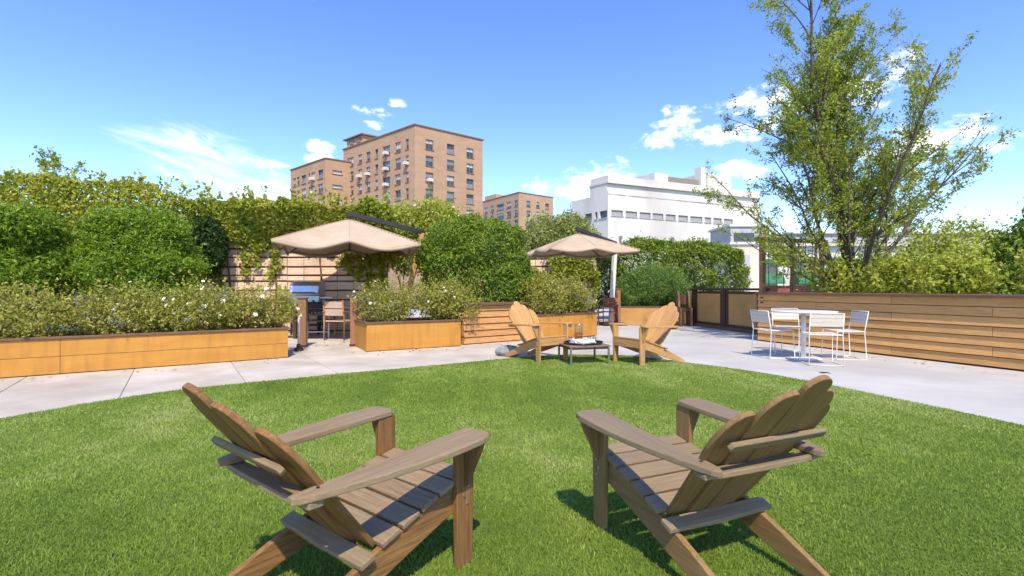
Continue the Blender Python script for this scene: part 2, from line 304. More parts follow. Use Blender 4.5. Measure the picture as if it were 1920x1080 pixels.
# path local frame: along (ux,uy), across (-uy,ux); joints measured from the photograph
aj = [-6.6, -5.4, -4.2, -3.0, -1.85, -.62, .52, 2.9, 5.2, 6.6]; bj = [-5.1, -2.35, .35, 3.0, 5.1]
for i in range(len(aj)-1):
    for j in range(len(bj)-1):
        g_ = .004
        if aj[i] > 5 and bj[j] < -2.4: continue
        MB().box(((aj[i]+aj[i+1])/2, (bj[j]+bj[j+1])/2, .005+random.uniform(0, .0015)), (aj[i+1]-aj[i]-2*g_, bj[j+1]-bj[j]-2*g_, .010)).build('slab', 'concrete', path, bevel=.004)
LAWN = [(-5.2, -3), (-5.15, 1.0), (-4.95, 3.0), (-4.62, 4.35), (-4.05, 5.45), (-3.36, 6.05), (-2.32, 6.78), (-1.27, 7.45), (-.18, 8.17), (.6, 8.6), (1.31, 8.72), (2.17, 8.45), (2.74, 7.78),
        (3.33, 7.08), (3.69, 6.35), (3.98, 5.5), (4.36, 4.27), (4.7, 2.8), (4.85, 1.0), (4.9, -3)]
def catmull(P, k=8):
    out = []
    for i in range(len(P)-1):
        p0, p1, p2, p3 = P[max(i-1, 0)], P[i], P[i+1], P[min(i+2, len(P)-1)]
        for t in np.linspace(0, 1, k, endpoint=False):
            out.append(tuple(.5*((2*p1[a])+(-p0[a]+p2[a])*t+(2*p0[a]-5*p1[a]+4*p2[a]-p3[a])*t*t+(-p0[a]+3*p1[a]-3*p2[a]+p3[a])*t**3) for a in (0, 1)))
    return out+[P[-1]]
LP = catmull(LAWN)
tag(MB().prism(LP, -.05, .022).build('lawn', 'turf'), kind='structure')
def inside(px, py, poly):
    r = np.zeros(len(px), bool); n = len(poly)
    for i in range(n):
        x1, y1 = poly[i]; x2, y2 = poly[(i+1) % n]
        c = ((y1 > py) != (y2 > py)); xi = (x2-x1)*(py-y1)/(y2-y1+1e-12)+x1; r ^= c & (px < xi)
    return r
def field(P, k, seed, n=9):
    """smooth random field in 0..1 from a few sine waves"""
    g = np.random.default_rng(seed); s = np.zeros(len(P))
    for _ in range(n):
        w = g.normal(size=P.shape[1])*k; s += np.sin(P @ w+g.uniform(0, 6.28))
    return 1/(1+np.exp(-s/math.sqrt(n)*1.8))
def grass():
    Vs, Fs, As = [], [], []; base = 0
    for y0, y1, dens, wd, hh in ((1.3, 2.6, 26000, .0021, .019), (2.6, 4.0, 20000, .0025, .019), (4.0, 6.0, 13000, .0033, .018), (6.0, 9.2, 8500, .0046, .018)):
        xr = min(5.4, 1.12*y1+.7); n = int(dens*2*xr*(y1-y0))
        x = rng.uniform(-xr, xr, n); y = rng.uniform(y0, y1, n)
        k = inside(x+rng.normal(0, .012, n), y+rng.normal(0, .012, n), LP) & (np.abs(x) < 1.13*y+.7); x, y = x[k], y[k]; n = len(x)
        P = np.stack([x, y], 1); t1 = field(P, 3.0, 3); t2 = field(P, 11., 5); t3 = field(P, .8, 9)
        h = hh*rng.uniform(.55, 1.25, n)*(.75+.4*t1+.25*t2); w = wd*rng.uniform(.7, 1.3, n)
        a = rng.uniform(0, 2*PI, n); ln = rng.uniform(.1, .8, n)*h+rng.random(n)**8*.02
        la = rng.uniform(0, 2*PI, n)
        dx, dy = np.cos(a)*w, np.sin(a)*w; z0 = np.full(n, .018)
        b0 = np.stack([x-dx, y-dy, z0], 1); b1 = np.stack([x+dx, y+dy, z0], 1)
        mx, my = x+np.cos(la)*ln*.35, y+np.sin(la)*ln*.35
        m0 = np.stack([mx-dx*.75, my-dy*.75, z0+h*.6], 1); m1 = np.stack([mx+dx*.75, my+dy*.75, z0+h*.6], 1)
        tp = np.stack([x+np.cos(la)*ln, y+np.sin(la)*ln, z0+h*.95], 1)
        V = np.stack([b0, b1, m1, m0, tp], 1).reshape(-1, 3)
        i = np.arange(n)*5+base
        F = np.concatenate([np.stack([i, i+1, i+2], 1), np.stack([i, i+2, i+3], 1), np.stack([i+3, i+2, i+4], 1)])
        v = np.clip(.22+.24*rng.random(n)+.36*(t1-.5)+.22*(t2-.5)+.60*(t3-.5)+.18*(field(P, 1.7, 21)-.5)+.16+(rng.random(n) > .965)*.35, 0, 1)
        Vs.append(V); Fs.append(F); As.append(np.repeat(v, 5)); base += 5*n
    me = fast_mesh('grass', np.concatenate(Vs), np.concatenate(Fs), 'grass', np.concatenate(As))
    tag(link('grass', me), 'short mown green lawn grass in front of the planters', 'grass', kind='stuff')
grass()

# ------------------------------------------------------------------ far buildings
def facade(b, name, c, d, s0, s1, zb, zt, cols, rows, wall, flip=1, recess=.28, acs=(), skip=(), pane=None, frame=True, mull=True):
    """wall plane from corner c along unit dir d, real openings with reveals; every window a part with panes"""
    n = (d[1]*flip, -d[0]*flip)                                   # outward
    def P(s, z, r=0.): return (c[0]+d[0]*s-n[0]*r, c[1]+d[1]*s-n[1]*r, z)
    xs = sorted({s0, s1} | {q for k in cols for q in k[:2]}); zs = sorted({zb, zt} | {q for k in rows for q in k})
    m = MB()
    cc = {(a, e): i for i, (a, e) in enumerate([k[:2] for k in cols])}; rr = {k: j for j, k in enumerate(rows)}
    for i in range(len(xs)-1):
        for j in range(len(zs)-1):
            a, e, z0, z1 = xs[i], xs[i+1], zs[j], zs[j+1]
            if (a, e) in cc and (z0, z1) in rr and (rr[(z0, z1)], cc[(a, e)]) not in skip:
                for q in ([P(a, z0), P(a, z1), P(a, z1, recess), P(a, z0, recess)], [P(e, z0), P(e, z1), P(e, z1, recess), P(e, z0, recess)],
                          [P(a, z0), P(e, z0), P(e, z0, recess), P(a, z0, recess)], [P(a, z1), P(e, z1), P(e, z1, recess), P(a, z1, recess)]):
                    m.add(q, [(0, 1, 2, 3)])
                continue
            m.add([P(a, z0), P(e, z0), P(e, z1), P(a, z1)], [(0, 1, 2, 3)])
    m.build(name, wall, b, fix=False)
    ang = math.atan2(d[1], d[0]); Rm = Matrix.Rotation(ang, 4, 'Z')
    for j, (z0, z1) in enumerate(rows):
        for i, k in enumerate(cols):
            if (j, i) in skip: continue
            a, e = k[:2]; w, h = e-a, z1-z0; f = MB(); t = .07
            o = P((a+e)/2, (z0+z1)/2, recess-.05)
            f.box((o[0], o[1], z0+t/2), (w, .08, t), Rm); f.box((o[0], o[1], z1-t/2), (w, .08, t), Rm)
            for q in (a+t/2, e-t/2): p = P(q, 0, recess-.05); f.box((p[0], p[1], (z0+z1)/2), (t, .075, h-2*t), Rm)
            if mull and w > 1.0: p = P((a+e)/2, 0, recess-.045); f.box((p[0], p[1], (z0+z1)/2), (t, .06, h-2*t), Rm)
            win = f.build('window', 'win_frame', b)
            pm = pane or random.choice(['pane_dark', 'pane_grey', 'pane_pale', 'pane_pale', 'pane_pale'])
            cut = random.choice([.35, .5, .62]) if not pane else 1
            if cut < 1 and h > .9:
                zc = z0+h*cut
                for (za, zz, mm) in ((z0, zc, 'pane_dark' if pm != 'pane_dark' else 'pane_grey'), (zc+.004, z1, pm)):
                    q = P((a+e)/2, (za+zz)/2, recess-.02); MB().box(q, (w-.02, .03, zz-za), Rm).build('pane', mm, win)
            else:
                q = P((a+e)/2, (z0+z1)/2, recess-.02); MB().box(q, (w-.02, .03, h), Rm).build('pane', pm, win)
            q = P((a+e)/2, z0-.05, -.05); MB().box(q, (w+.16, .14, .10), Rm).build('sill', 'coping' if wall.startswith('brick') else 'grey_render', win)
            if (j, i) in acs:
                q = P((a+e)/2-w*.08, z0+.34, -.34); MB().box(q, (min(w*.85, 1.0), .85, .55), Rm).build('air_conditioner', 'ac', win, bevel=.03)
def slab_poly(name, pts, z0, z1, mat, parent): return MB().prism(pts, z0, z1).build(name, mat, parent)
def off(c, d, s): return (c[0]+d[0]*s, c[1]+d[1]*s)
FL = 2.93
# main brick block: near corner, left face and right face
c0 = (-17.03, 87.); dl = (-.7486, .663); dr = (.7805, .6252)
b = thing('apartment_building', 'tall orange brick apartment block with roof penthouse, largest building in view', 'building', (c0[0], c0[1], 0))
b.location = (0, 0, 0)
rows = [(25.95-FL*k, 27.75-FL*k) for k in range(8)]
facade(b, 'wall', c0, dl, 0, 24.0, -.2, 29.8, [(1.77, 2.66), (4.17, 5.84), (7.47, 9.75), (11.33, 12.35), (13.98, 15.4), (16.95, 18.32), (20.1, 22.47)], rows, 'brick', -1,
       acs={(0, 2), (1, 2), (2, 2), (1, 0), (1, 4), (1, 5), (4, 3)})
facade(b, 'wall', c0, dr, 0, 14.55, -.2, 29.8, [(2.12, 3.67), (6.53, 8.09), (10.81, 12.42)], rows, 'brick', 1, acs={(2, 0)})
e1, e2 = off(c0, dl, 24.), off(c0, dr, 14.55); e3 = (e1[0]+dr[0]*14.55, e1[1]+dr[1]*14.55)
m = MB()
for p, q in ((e1, e3), (e3, e2)): m.add([(p[0], p[1], -.2), (q[0], q[1], -.2), (q[0], q[1], 29.8), (p[0], p[1], 29.8)], [(0, 1, 2, 3)])
m.build('back_wall', 'brick', b, fix=False)
o1 = [off(off(c0, dl, -.18), dr, -.18), off(off(c0, dr, 14.75), dl, -.18), off(off(c0, dr, 14.75), dl, 24.2), off(off(c0, dl, 24.2), dr, -.18)]
slab_poly('roof', o1, 29.8, 30.02, 'coping', b)
pp = [off(off(c0, dl, s), dr, r_) for s, r_ in ((17.6, .5), (17.6, 4.1), (23.5, 4.1), (23.5, .5))]
pw = slab_poly('penthouse', pp, 30.02, 31.75, 'brick', b)
slab_poly('penthouse_roof', [off(off(c0, dl, s), dr, r_) for s, r_ in ((17.1, .0), (17.1, 4.6), (24.3, 4.6), (24.3, .0))], 31.75, 32.0, 'coping', pw)
for s in (19.0, 21.5): 
    q = off(off(c0, dl, s), dr, .42); MB().box((q[0], q[1], 31.0), (1.3, .12, .9), Matrix.Rotation(math.atan2(dl[1], dl[0]), 4, 'Z')).build('vent_panel', 'win_frame', pw)
# left wing
c1 = (-36.88, 98.)
b = thing('apartment_building', 'lower brick apartment wing left of the tallest block', 'building', (0, 0, 0))
rows = [(23.05-FL*.96*k, 24.85-FL*.96*k) for k in range(7)]
facade(b, 'wall', c1, dl, 0, 15.2, -.2, 26.8, [(.94, 3.0), (4.26, 5.85), (6.41, 7.03), (8.11, 10.1), (10.96, 12.22), (12.76, 13.98)], rows, 'brick', -1, acs={(0, 1), (1, 1), (2, 0)})
facade(b, 'wall', c1, dr, 0, 9., -.2, 26.8, [(1.41, 3.35)], [(24.0-FL*.98*k, 24.75-FL*.98*k) for k in range(6)], 'brick', 1, pane='pane_pale', mull=False)
e1, e2 = off(c1, dl, 15.2), off(c1, dr, 9.); e3 = off(e1, dr, 9.); m = MB()
for p, q in ((e1, e3), (e3, e2)): m.add([(p[0], p[1], -.2), (q[0], q[1], -.2), (q[0], q[1], 26.8), (p[0], p[1], 26.8)], [(0, 1, 2, 3)])
m.build('back_wall', 'brick', b, fix=False)
slab_poly('roof', [off(off(c1, dl, -.15), dr, -.15), off(off(c1, dr, 9.1), dl, -.15), off(off(c1, dr, 9.1), dl, 15.35), off(off(c1, dl, 15.35), dr, -.15)], 26.8, 27.0, 'coping', b)
# far brick block
c2 = (2.1, 150.); d2 = (-.5787, .8155)
b = thing('apartment_building', 'small far brick apartment block between the tallest block and the white building', 'building', (0, 0, 0))
rows = [(26.1-3.0*k, 27.95-3.0*k) for k in range(8)]
facade(b, 'wall', c2, d2, 0, 26., -.2, 30.1, [(.6, 2.37), (4.05, 6.48), (8.16, 12.12), (13.81, 15.71), (17.65, 19.5)], rows, 'brick_far', -1)
facade(b, 'wall', c2, dr, 0, 14.2, -.2, 30.1, [(3.01, 4.58), (6.96, 8.34), (10.79, 12.35)], rows, 'brick_far', 1)
e1, e2 = off(c2, d2, 26.), off(c2, dr, 14.2); e3 = off(e1, dr, 14.2); m = MB()
for p, q in ((e1, e3), (e3, e2)): m.add([(p[0], p[1], -.2), (q[0], q[1], -.2), (q[0], q[1], 30.1), (p[0], p[1], 30.1)], [(0, 1, 2, 3)])
m.build('back_wall', 'brick_far', b, fix=False)
slab_poly('roof', [off(off(c2, d2, -.15), dr, -.15), off(off(c2, dr, 14.3), d2, -.15), off(off(c2, dr, 14.3), d2, 26.2), off(off(c2, d2, 26.2), dr, -.15)], 30.1, 30.3, 'coping', b)
q = off(off(c2, d2, 17), dr, 3); slab_poly('penthouse', [off(q, d2, a) if r_ == 0 else off(off(q, d2, a), dr, r_) for a, r_ in ((0, 0), (0, 4), (7, 4), (7, 0))], 30.3, 32.7, 'brick_far', b)
# white building
c3 = (14.52, 75.); w1 = (.9099, .4148); w2 = (-.5485, .8362)
b = thing('white_building', 'large white rendered building with a narrow strip of windows', 'building', (0, 0, 0))
wc = [(.63, 2.76), (3.28, 5.47), (5.95, 8.1), (8.51, 10.69), (11.2, 13.24), (13.8, 15.86), (16.37, 19.01), (19.5, 20.94), (21.5, 23.41), (23.93, 26.02)]
facade(b, 'wall', c3, w1, 0, 33., -.2, 16.3, wc, [(12.2, 13.05)], 'stucco', 1, .22, pane='pane_beige', mull=False)
for k in range(7):
    q = off(c3, w1, 2.2+3.4*k); MB().box((q[0]+.1, q[1]-.25, 8.9+.1*(k % 3)), (.35, .4, .5+.3*(k % 2))).build('wall_vent', 'grey_render' if k % 3 else 'win_frame', b)
facade(b, 'wall', c3, w2, 0, 8.5, -.2, 15.5, [(.2, 1.87), (2.33, 2.89), (3.59, 5.2)], [(11.9, 13.0)], 'stucco', -1, .35, pane='pane_dark', mull=False)
m = MB(); e1, e2 = off(c3, w1, 33), off(c3, w2, 8.5); e3 = off(e1, w2, 8.5)
for p, q in ((e1, e3), (e3, e2)): m.add([(p[0], p[1], -.2), (q[0], q[1], -.2), (q[0], q[1], 15.5), (p[0], p[1], 15.5)], [(0, 1, 2, 3)])
m.build('back_wall', 'stucco', b, fix=False)
slab_poly('roof', [off(c3, w1, .01), off(c3, w1, 33), off(off(c3, w1, 33), w2, 8.5), off(c3, w2, 8.5)], 15.3, 15.5, 'grey_render', b)
fr = lambda a0, a1, r0, r1: [off(off(c3, w1, a0), w2, r0), off(off(c3, w1, a1), w2, r0), off(off(c3, w1, a1), w2, r1), off(off(c3, w1, a0), w2, r1)]
slab_poly('upper_storey', fr(.002, 33, .30, 4.0), 15.5, 17.1, 'stucco', b)
slab_poly('louvre_band', fr(10., 30., .04, .29), 15.52, 16.28, 'louvre', b)
slab_poly('parapet', fr(-.1, 33.1, -.12, 4.1), 17.1, 17.4, 'cream', b)
slab_poly('parapet', fr(.05, 33, .05, 3.9), 17.4, 18.3, 'stucco', b)
for a0, a1, r0, r1, zt, mt, nm in ((20.6, 28.3, 9, 13, 21.7, 'louvre', 'plant_room'), (17.5, 20.6, 8.6, 13.4, 22.0, 'stucco', 'plant_room'), (28.6, 30.0, 8.6, 10, 24.2, 'stucco', 'chimney'), (30.3, 36.6, 8.7, 14, 23.3, 'stucco', 'lift_tower')):
    slab_poly(nm, fr(a0, a1, r0, r1), 0 if r0 > 8.4 else 15.5, zt, mt, b)
b = thing('flat_roofed_block', 'small grey flat roofed block right below the white building', 'building', (0, 0, 0))
MB().box((28.3, 62, 4.2), (4.6, 6, 8.6)).build('wall', 'grey_render', b); MB().box((28.3, 62, 8.62), (5, 6.4, .25)).build('roof', 'stucco', b); MB().box((27.6, 58.97, 7.1), (2.4, .1, 1.3)).build('window', 'pane_dark', b)
# pale kiosk wall and shopfront seen between hedge and trellis
b = thing('stucco_pavilion', 'small cream stucco pavilion with flat roof at the end of the right hedge', 'building', (0, 0, 0))
MB().box((11.35, 25.5, 1.6), (1.5, 3.0, 3.4)).build('wall', 'cream', b); MB().box((11.35, 25.5, 3.36), (1.7, 3.2, .12)).build('roof', 'stucco', b)
MB().box((11.1, 23.97, 1.5), (.8, .05, 2.6)).build('door', 'grey_render', b)
b = thing('shopfront', 'pale shopfront with green awnings and red base seen through the trellis', 'building', (0, 0, 0))
MB().box((33, 46, 2.3), (25, 6, 5.0)).build('wall', 'stucco', b); MB().box((33, 42.9, 3.5), (24.6, .2, .35)).build('fascia', 'awning', b)
MB().box((33, 42.93, .55), (25, .1, 1.3)).build('base_course', 'red_base', b); MB().box((33, 45.9, 4.9), (25.6, 6.6, .2)).build('cornice', 'cream', b)
for i in range(6):
    x = 21.9+i*3.4
    n0 = b
    MB().box((x, 42.92, 2.6), (2.2, .14, 1.3)).build('window', 'pane_dark', b)
    aw = MB()
    for k in range(9):
        a0 = PI/2*k/8
    prof = [(0, 0)]+[(-1.1*math.sin(PI/2*k/8), .95*math.cos(PI/2*k/8)) for k in range(9)]
    aw.prism([(p[0], p[1]) for p in prof], -1.15, 1.15, Matrix.Translation((x, 42.88, 1.55)) @ Matrix(((0, 0, 1, 0), (1, 0, 0, 0), (0, 1, 0, 0), (0, 0, 0, 1)))).build('awning', 'awning', b)
b = thing('apartment_building', 'low grey flat roofed block behind the leafy tree', 'building', (0, 0, 0))
MB().box((58, 78, 4.5), (34, 12, 9.2)).build('wall', 'grey_render', b); MB().box((58, 78, 9.2), (34.8, 12.8, .25)).build('roof', 'stucco', b)
for i in range(9):
    for j in range(2):
        w = MB().box((43.5+i*3.6, 71.96, 3.2+j*3.2), (1.7, .16, 1.5)).build('window', 'pane_dark', b)
        MB().box((43.5+i*3.6, 71.9, 2.38+j*3.2), (1.9, .2, .1)).build('sill', 'stucco', w)


def litter():
    g = np.random.default_rng(88); P = []
    for p0, p1, w, n in (((-7.5, 5.6), (-3.8, 8.1), .5, 40), ((-2.7, 8.9), (-1.0, 9.9), .4, 25), ((-1, 9.9), (.3, 10.9), .35, 15), ((5.2, 11.0), (7.6, 5.2), .5, 45), ((3.6, 15.9), (5.8, 15.8), .5, 40), ((-4.2, 9.6), (-3.3, 11.2), .5, 40)):
        t = g.random(n)[:, None]; q = np.array(p0)*(1-t)+np.array(p1)*t+g.normal(0, w*.5, (n, 2)); P.append(q)
    P = np.concatenate(P); n = len(P); P3 = np.concatenate([P, np.full((n, 1), .022)], 1)
    a = g.uniform(0, 6.28, n); s = g.uniform(.018, .04, n); d = np.stack([np.cos(a), np.sin(a), g.uniform(-.3, .3, n)], 1)*s[:, None]; e = np.stack([-np.sin(a), np.cos(a), g.uniform(-.3, .3, n)], 1)*s[:, None]*.5
    V = np.stack([P3-d, P3+e, P3+d, P3-e], 1).reshape(-1, 3)
    tag(link('fallen_leaves', fast_mesh('fallen_leaves', V, np.arange(4*n).reshape(-1, 4), 'leaf_dry', np.repeat(g.random(n), 4))), 'dry fallen leaves scattered on the paving', 'leaves', kind='stuff')
litter()
t = thing('floor_drain', 'small round grey drain cover in the terrace near the lawn edge', 'drain', (4.40, 6.98, .0))
MB().lathe([(.0005, .003), (.06, .004), (.07, .006), (.075, .001)], 24).build('ring', 'steel', t); 
for k in range(5): MB().box((-.036+.018*k, 0, .0055), (.007, .08, .002)).build('slot', 'dark_metal', t)
# ------------------------------------------------------------------ planters, walls, fences
def planter(p0, p1, depth, h, label, split=1, end='orange_paint', panel='orange_paint', left_panel=None):
    loc, rz, L = frame2(p0, p1); t = thing('planter_box', label, 'planter', loc, rz, 'planter boxes round the terrace')
    T = .03; zs = np.linspace(.02, h-.035, split+1)
    n = max(1, round(L/2.6)); xs = np.linspace(0, L, n+1)
    for k in range(split):
        for i in range(n):
            MB().box(((xs[i]+xs[i+1])/2, T/2, (zs[k]+zs[k+1])/2), (xs[i+1]-xs[i]-.004, T, zs[k+1]-zs[k]-.005)).build('front_panel', panel, t, bevel=.003)
    MB().box((T/2, (depth+T)/2+.0015, h/2-.01), (T, depth-2*T, h-.05)).build('end_panel', left_panel or panel, t, bevel=.003)
    MB().box((L-T/2, (depth+T)/2+.0015, h/2-.01), (T, depth-2*T, h-.05)).build('end_panel', end, t, bevel=.003)
    MB().box((L/2, depth-T/2, h/2-.01), (L, T-.004, h-.05)).build('back_panel', panel, t)
    w = .075
    MB().box((L/2, w/2-.022, h-.0175), (L+.044, w, .035)).build('cap_rail', 'trim', t, bevel=.006)
    MB().box((L/2, depth-w/2+.022, h-.0175), (L+.044, w, .035)).build('cap_rail', 'trim', t, bevel=.006)
    for x in (w/2-.022, L-w/2+.022): MB().box((x, depth/2, h-.0175), (w, depth-2*w+.042, .034)).build('cap_rail', 'trim', t, bevel=.006)
    so = MB(); nx, ny = max(4, int(L*6)), 6
    V = [(T+(L-2*T)*i/nx, T+(depth-2*T)*j/ny, h-.075+random.uniform(-.02, .02)) for j in range(ny+1) for i in range(nx+1)]
    so.add(V, [(j*(nx+1)+i, j*(nx+1)+i+1, (j+1)*(nx+1)+i+1, (j+1)*(nx+1)+i) for j in range(ny) for i in range(nx)]); so.build('soil', 'soil', t, True)
    return t
P1A, P1B = (-8.6, 5.19), (-3.8, 8.42)
planter(P1A, P1B, 1.25, .53, 'long ochre planter box with brown cap at the left of the path', 2, end='dark_trim')
planter((-2.69, 9.18), (-1.04, 10.1), 1.0, .56, 'short ochre planter box beside the slatted timber box')
planter((.36, 10.95), (2.12, 12.35), .9, .60, 'ochre planter box directly behind the left far lounge chair')
planter((3.46, 16.34), (5.8, 16.12), 1.5, .60, 'brown ochre planter box under the round feathery bush', panel='tan_panel', end='tan_panel')

def board_box(name, p0, p1, depth, h, n, label, cat, mat='board', seg=2.7, cap='trim', sides=True):
    loc, rz, L = frame2(p0, p1); t = thing(name, label, cat, loc, rz)
    MB().box((L/2, .06+(depth-.06)/2, h/2-.02), (L-.04, depth-.06, h-.06)).build('core', 'dark_trim', t)
    k = max(1, round(L/seg)); bh = (h-.05)/n
    me = {}
    for i in range(n):
        xs = [L*q/k for q in range(k+1)]
        if k > 2 and i % 2: xs = [0]+[L*(q+.5)/k for q in range(k)]+[L]
        for a, e in zip(xs[:-1], xs[1:]):
            key = round(e-a, 3)
            T = Matrix.Rotation(R(-11+random.uniform(-.6, .6)), 4, 'X')
            MB().box((0, 0, 0), (e-a-.005, .028, bh-.010), T).build('board', mat, t, bevel=.004, loc=((a+e)/2, .028, .02+bh*(i+.5)))
        if sides and h < 1.0:
            for x in (.012, L-.012):
                MB().box((0, 0, 0), (.024, depth-.08, bh-.006)).build('side_board', mat, t, bevel=.003, loc=(x, .07+(depth-.08)/2, .02+bh*(i+.5)))
    MB().box((L/2, depth/2-.03, h-.015), (L+.05, depth+.06, .04)).build('cap_rail', cap, t, bevel=.006)
    return t
board_box('slatted_timber_box', (-1.0, 10.3), (.30, 11.24), .55, .87, 6, 'tall slatted timber box between two ochre planters', 'planter')
fence = board_box('boarded_planter', (5.55, 11.23), (8.75, 3.55), 1.5, 1.09, 7, 'long brown planter clad in horizontal boards behind the white table', 'planter', 'honey_board', cap='trim')
for z in (.98, .87): MB().tube([(.10, -.012, z), (.16, -.012, z)], .014, 8).build('hinge', 'dark_metal', fence)
# double gate
loc, rz, L = frame2((5.78, 15.7), (6.42, 12.7)); t = thing('double_gate', 'pair of tan gate panels in dark brown frame', 'gate', loc, rz)
for x in (.0, L/2, L): MB().box((x, .0, .57), (.16 if x else .12, .12, 1.14)).build('post', 'dark_trim', t, bevel=.006)
MB().box((L/2, .0, 1.16), (L+.3, .17, .06)).build('top_rail', 'dark_trim', t, bevel=.006)
MB().box((L/2, -.02, .05), (L, .16, .09)).build('bottom_rail', 'trim', t, bevel=.006)
for i in range(2):
    x0, x1 = L/2*i+.10, L/2*(i+1)-.10
    p = MB().box(((x0+x1)/2, 0, .60), (x1-x0-.16, .04, .86)).build('panel', 'tan_panel', t)
    for z in (.135, 1.065): MB().box(((x0+x1)/2, -.01, z), (x1-x0, .065, .07)).build('rail', 'dark_trim', p, bevel=.004)
    for x in (x0+.04, x1-.04): MB().box((x, -.008, .60), (.08, .06, .86)).build('stile', 'dark_trim', p, bevel=.004)
# low seat beside it
t = thing('wooden_bench', 'narrow dark wooden bench end left of the gate', 'bench', (5.05, 15.72, 0), R(-3))
for s in (-1, 1): MB().prism([(-.25, 0), (.25, 0), (.25, .95), (.16, 1.12), (.02, 1.02), (-.05, .6), (-.25, .56)], -.03, .03, Matrix.Translation((s*.16+.4, 0, 0)) @ Matrix(((0, 0, 1, 0), (1, 0, 0, 0), (0, 1, 0, 0), (0, 0, 0, 1))), 1).build('bench_end', 'post', t, bevel=.006)
MB().box((.4, -.06, .50), (.255, .36, .04)).build('seat', 'trim', t, bevel=.005); MB().box((.4, .17, .82), (.255, .03, .3)).build('backrest', 'trim', t, bevel=.005)
# posts of the seating bays
for x, y, h, w, lab in ((-4.2, 9.95, .98, .16, 'brown post at the end of the long planter'), (-3.22, 10.12, 1.02, .14, 'brown post at the left end of the short planter'), (3.42, 16.0, 1.15, .13, 'slim dark post left of the round bush planter')):
    t = thing('gate_post', lab, 'post', (x, y, 0), R(10), 'posts flanking the seating bays')
    MB().box((0, 0, h/2), (w, w, h)).build('shaft', 'post', t, bevel=.008); MB().box((0, 0, h+.012), (w+.03, w+.03, .024)).build('cap', 'trim', t, bevel=.006)
    MB().box((0, 0, .03), (w+.03, w+.03, .06)).build('foot', 'dark_trim', t, bevel=.004)
# plank walls of the bays: every plank a piece
def plank_wall(x0, x1, y, zr, seg, label):
    t = thing('plank_wall', label, 'wall', (x0, y, 0))
    L = x1-x0; top = zr[-1]
    MB().box((L/2, .09, top/2), (L, .06, top)).build('backing', 'siding_back', t)
    n = round(L/seg)
    for j in range(len(zr)-1):
        hgt = zr[j+1]-zr[j]-.045; me = [MB().box((0, 0, 0), (seg-.014, .035, hgt), Matrix.Rotation(R(-5), 4, 'X')).mesh('plank', M['siding']) for _ in range(2)]
        for i in range(n):
            o = link('plank', me[i % 2], t, .004, (seg*(i+.5)+random.uniform(-.003, .003), .035+random.uniform(-.004, .004), (zr[j]+zr[j+1])/2+.01+random.uniform(-.005, .005)))
            o.rotation_euler = (0, random.uniform(-.006, .006), 0)
    return t
plank_wall(-8.4, -3.4, 13.5, [.02, .3, .58, .86, 1.12, 1.37, 1.53, 1.76, 2.02, 2.26, 2.5, 2.76, 3.0], .4545, 'pale plank wall behind the left seating bay')
plank_wall(.4, 3.0, 17.6, [.02, .3, .6, .9, 1.2, 1.45, 1.7, 1.95, 2.2], .433, 'pale plank wall with creeper behind the right seating bay')
# trellis
t = thing('trellis', 'brown timber trellis frame with wires behind the boarded planter', 'trellis', (6.26, 12.4, 0), R(18))
for x, w in ((0, .11), (.98, .09), (1.95, .09)): MB().box((x, 0, 1.18), (w, w, 2.36)).build('post', 'post', t, bevel=.006)
MB().box((.95, 0, 2.41), (2.3, .12, .09)).build('beam', 'post', t, bevel=.006)
MB().box((.95, 0, 1.22), (1.85, .05, .07)).build('rail', 'post', t, bevel=.004)
for i in range(7):
    if i != 3: MB().tube([(.24*i+.2, 0, 1.24), (.24*i+.2, 0, 2.37)], .009, 6).build('wire', 'dark_metal', t)
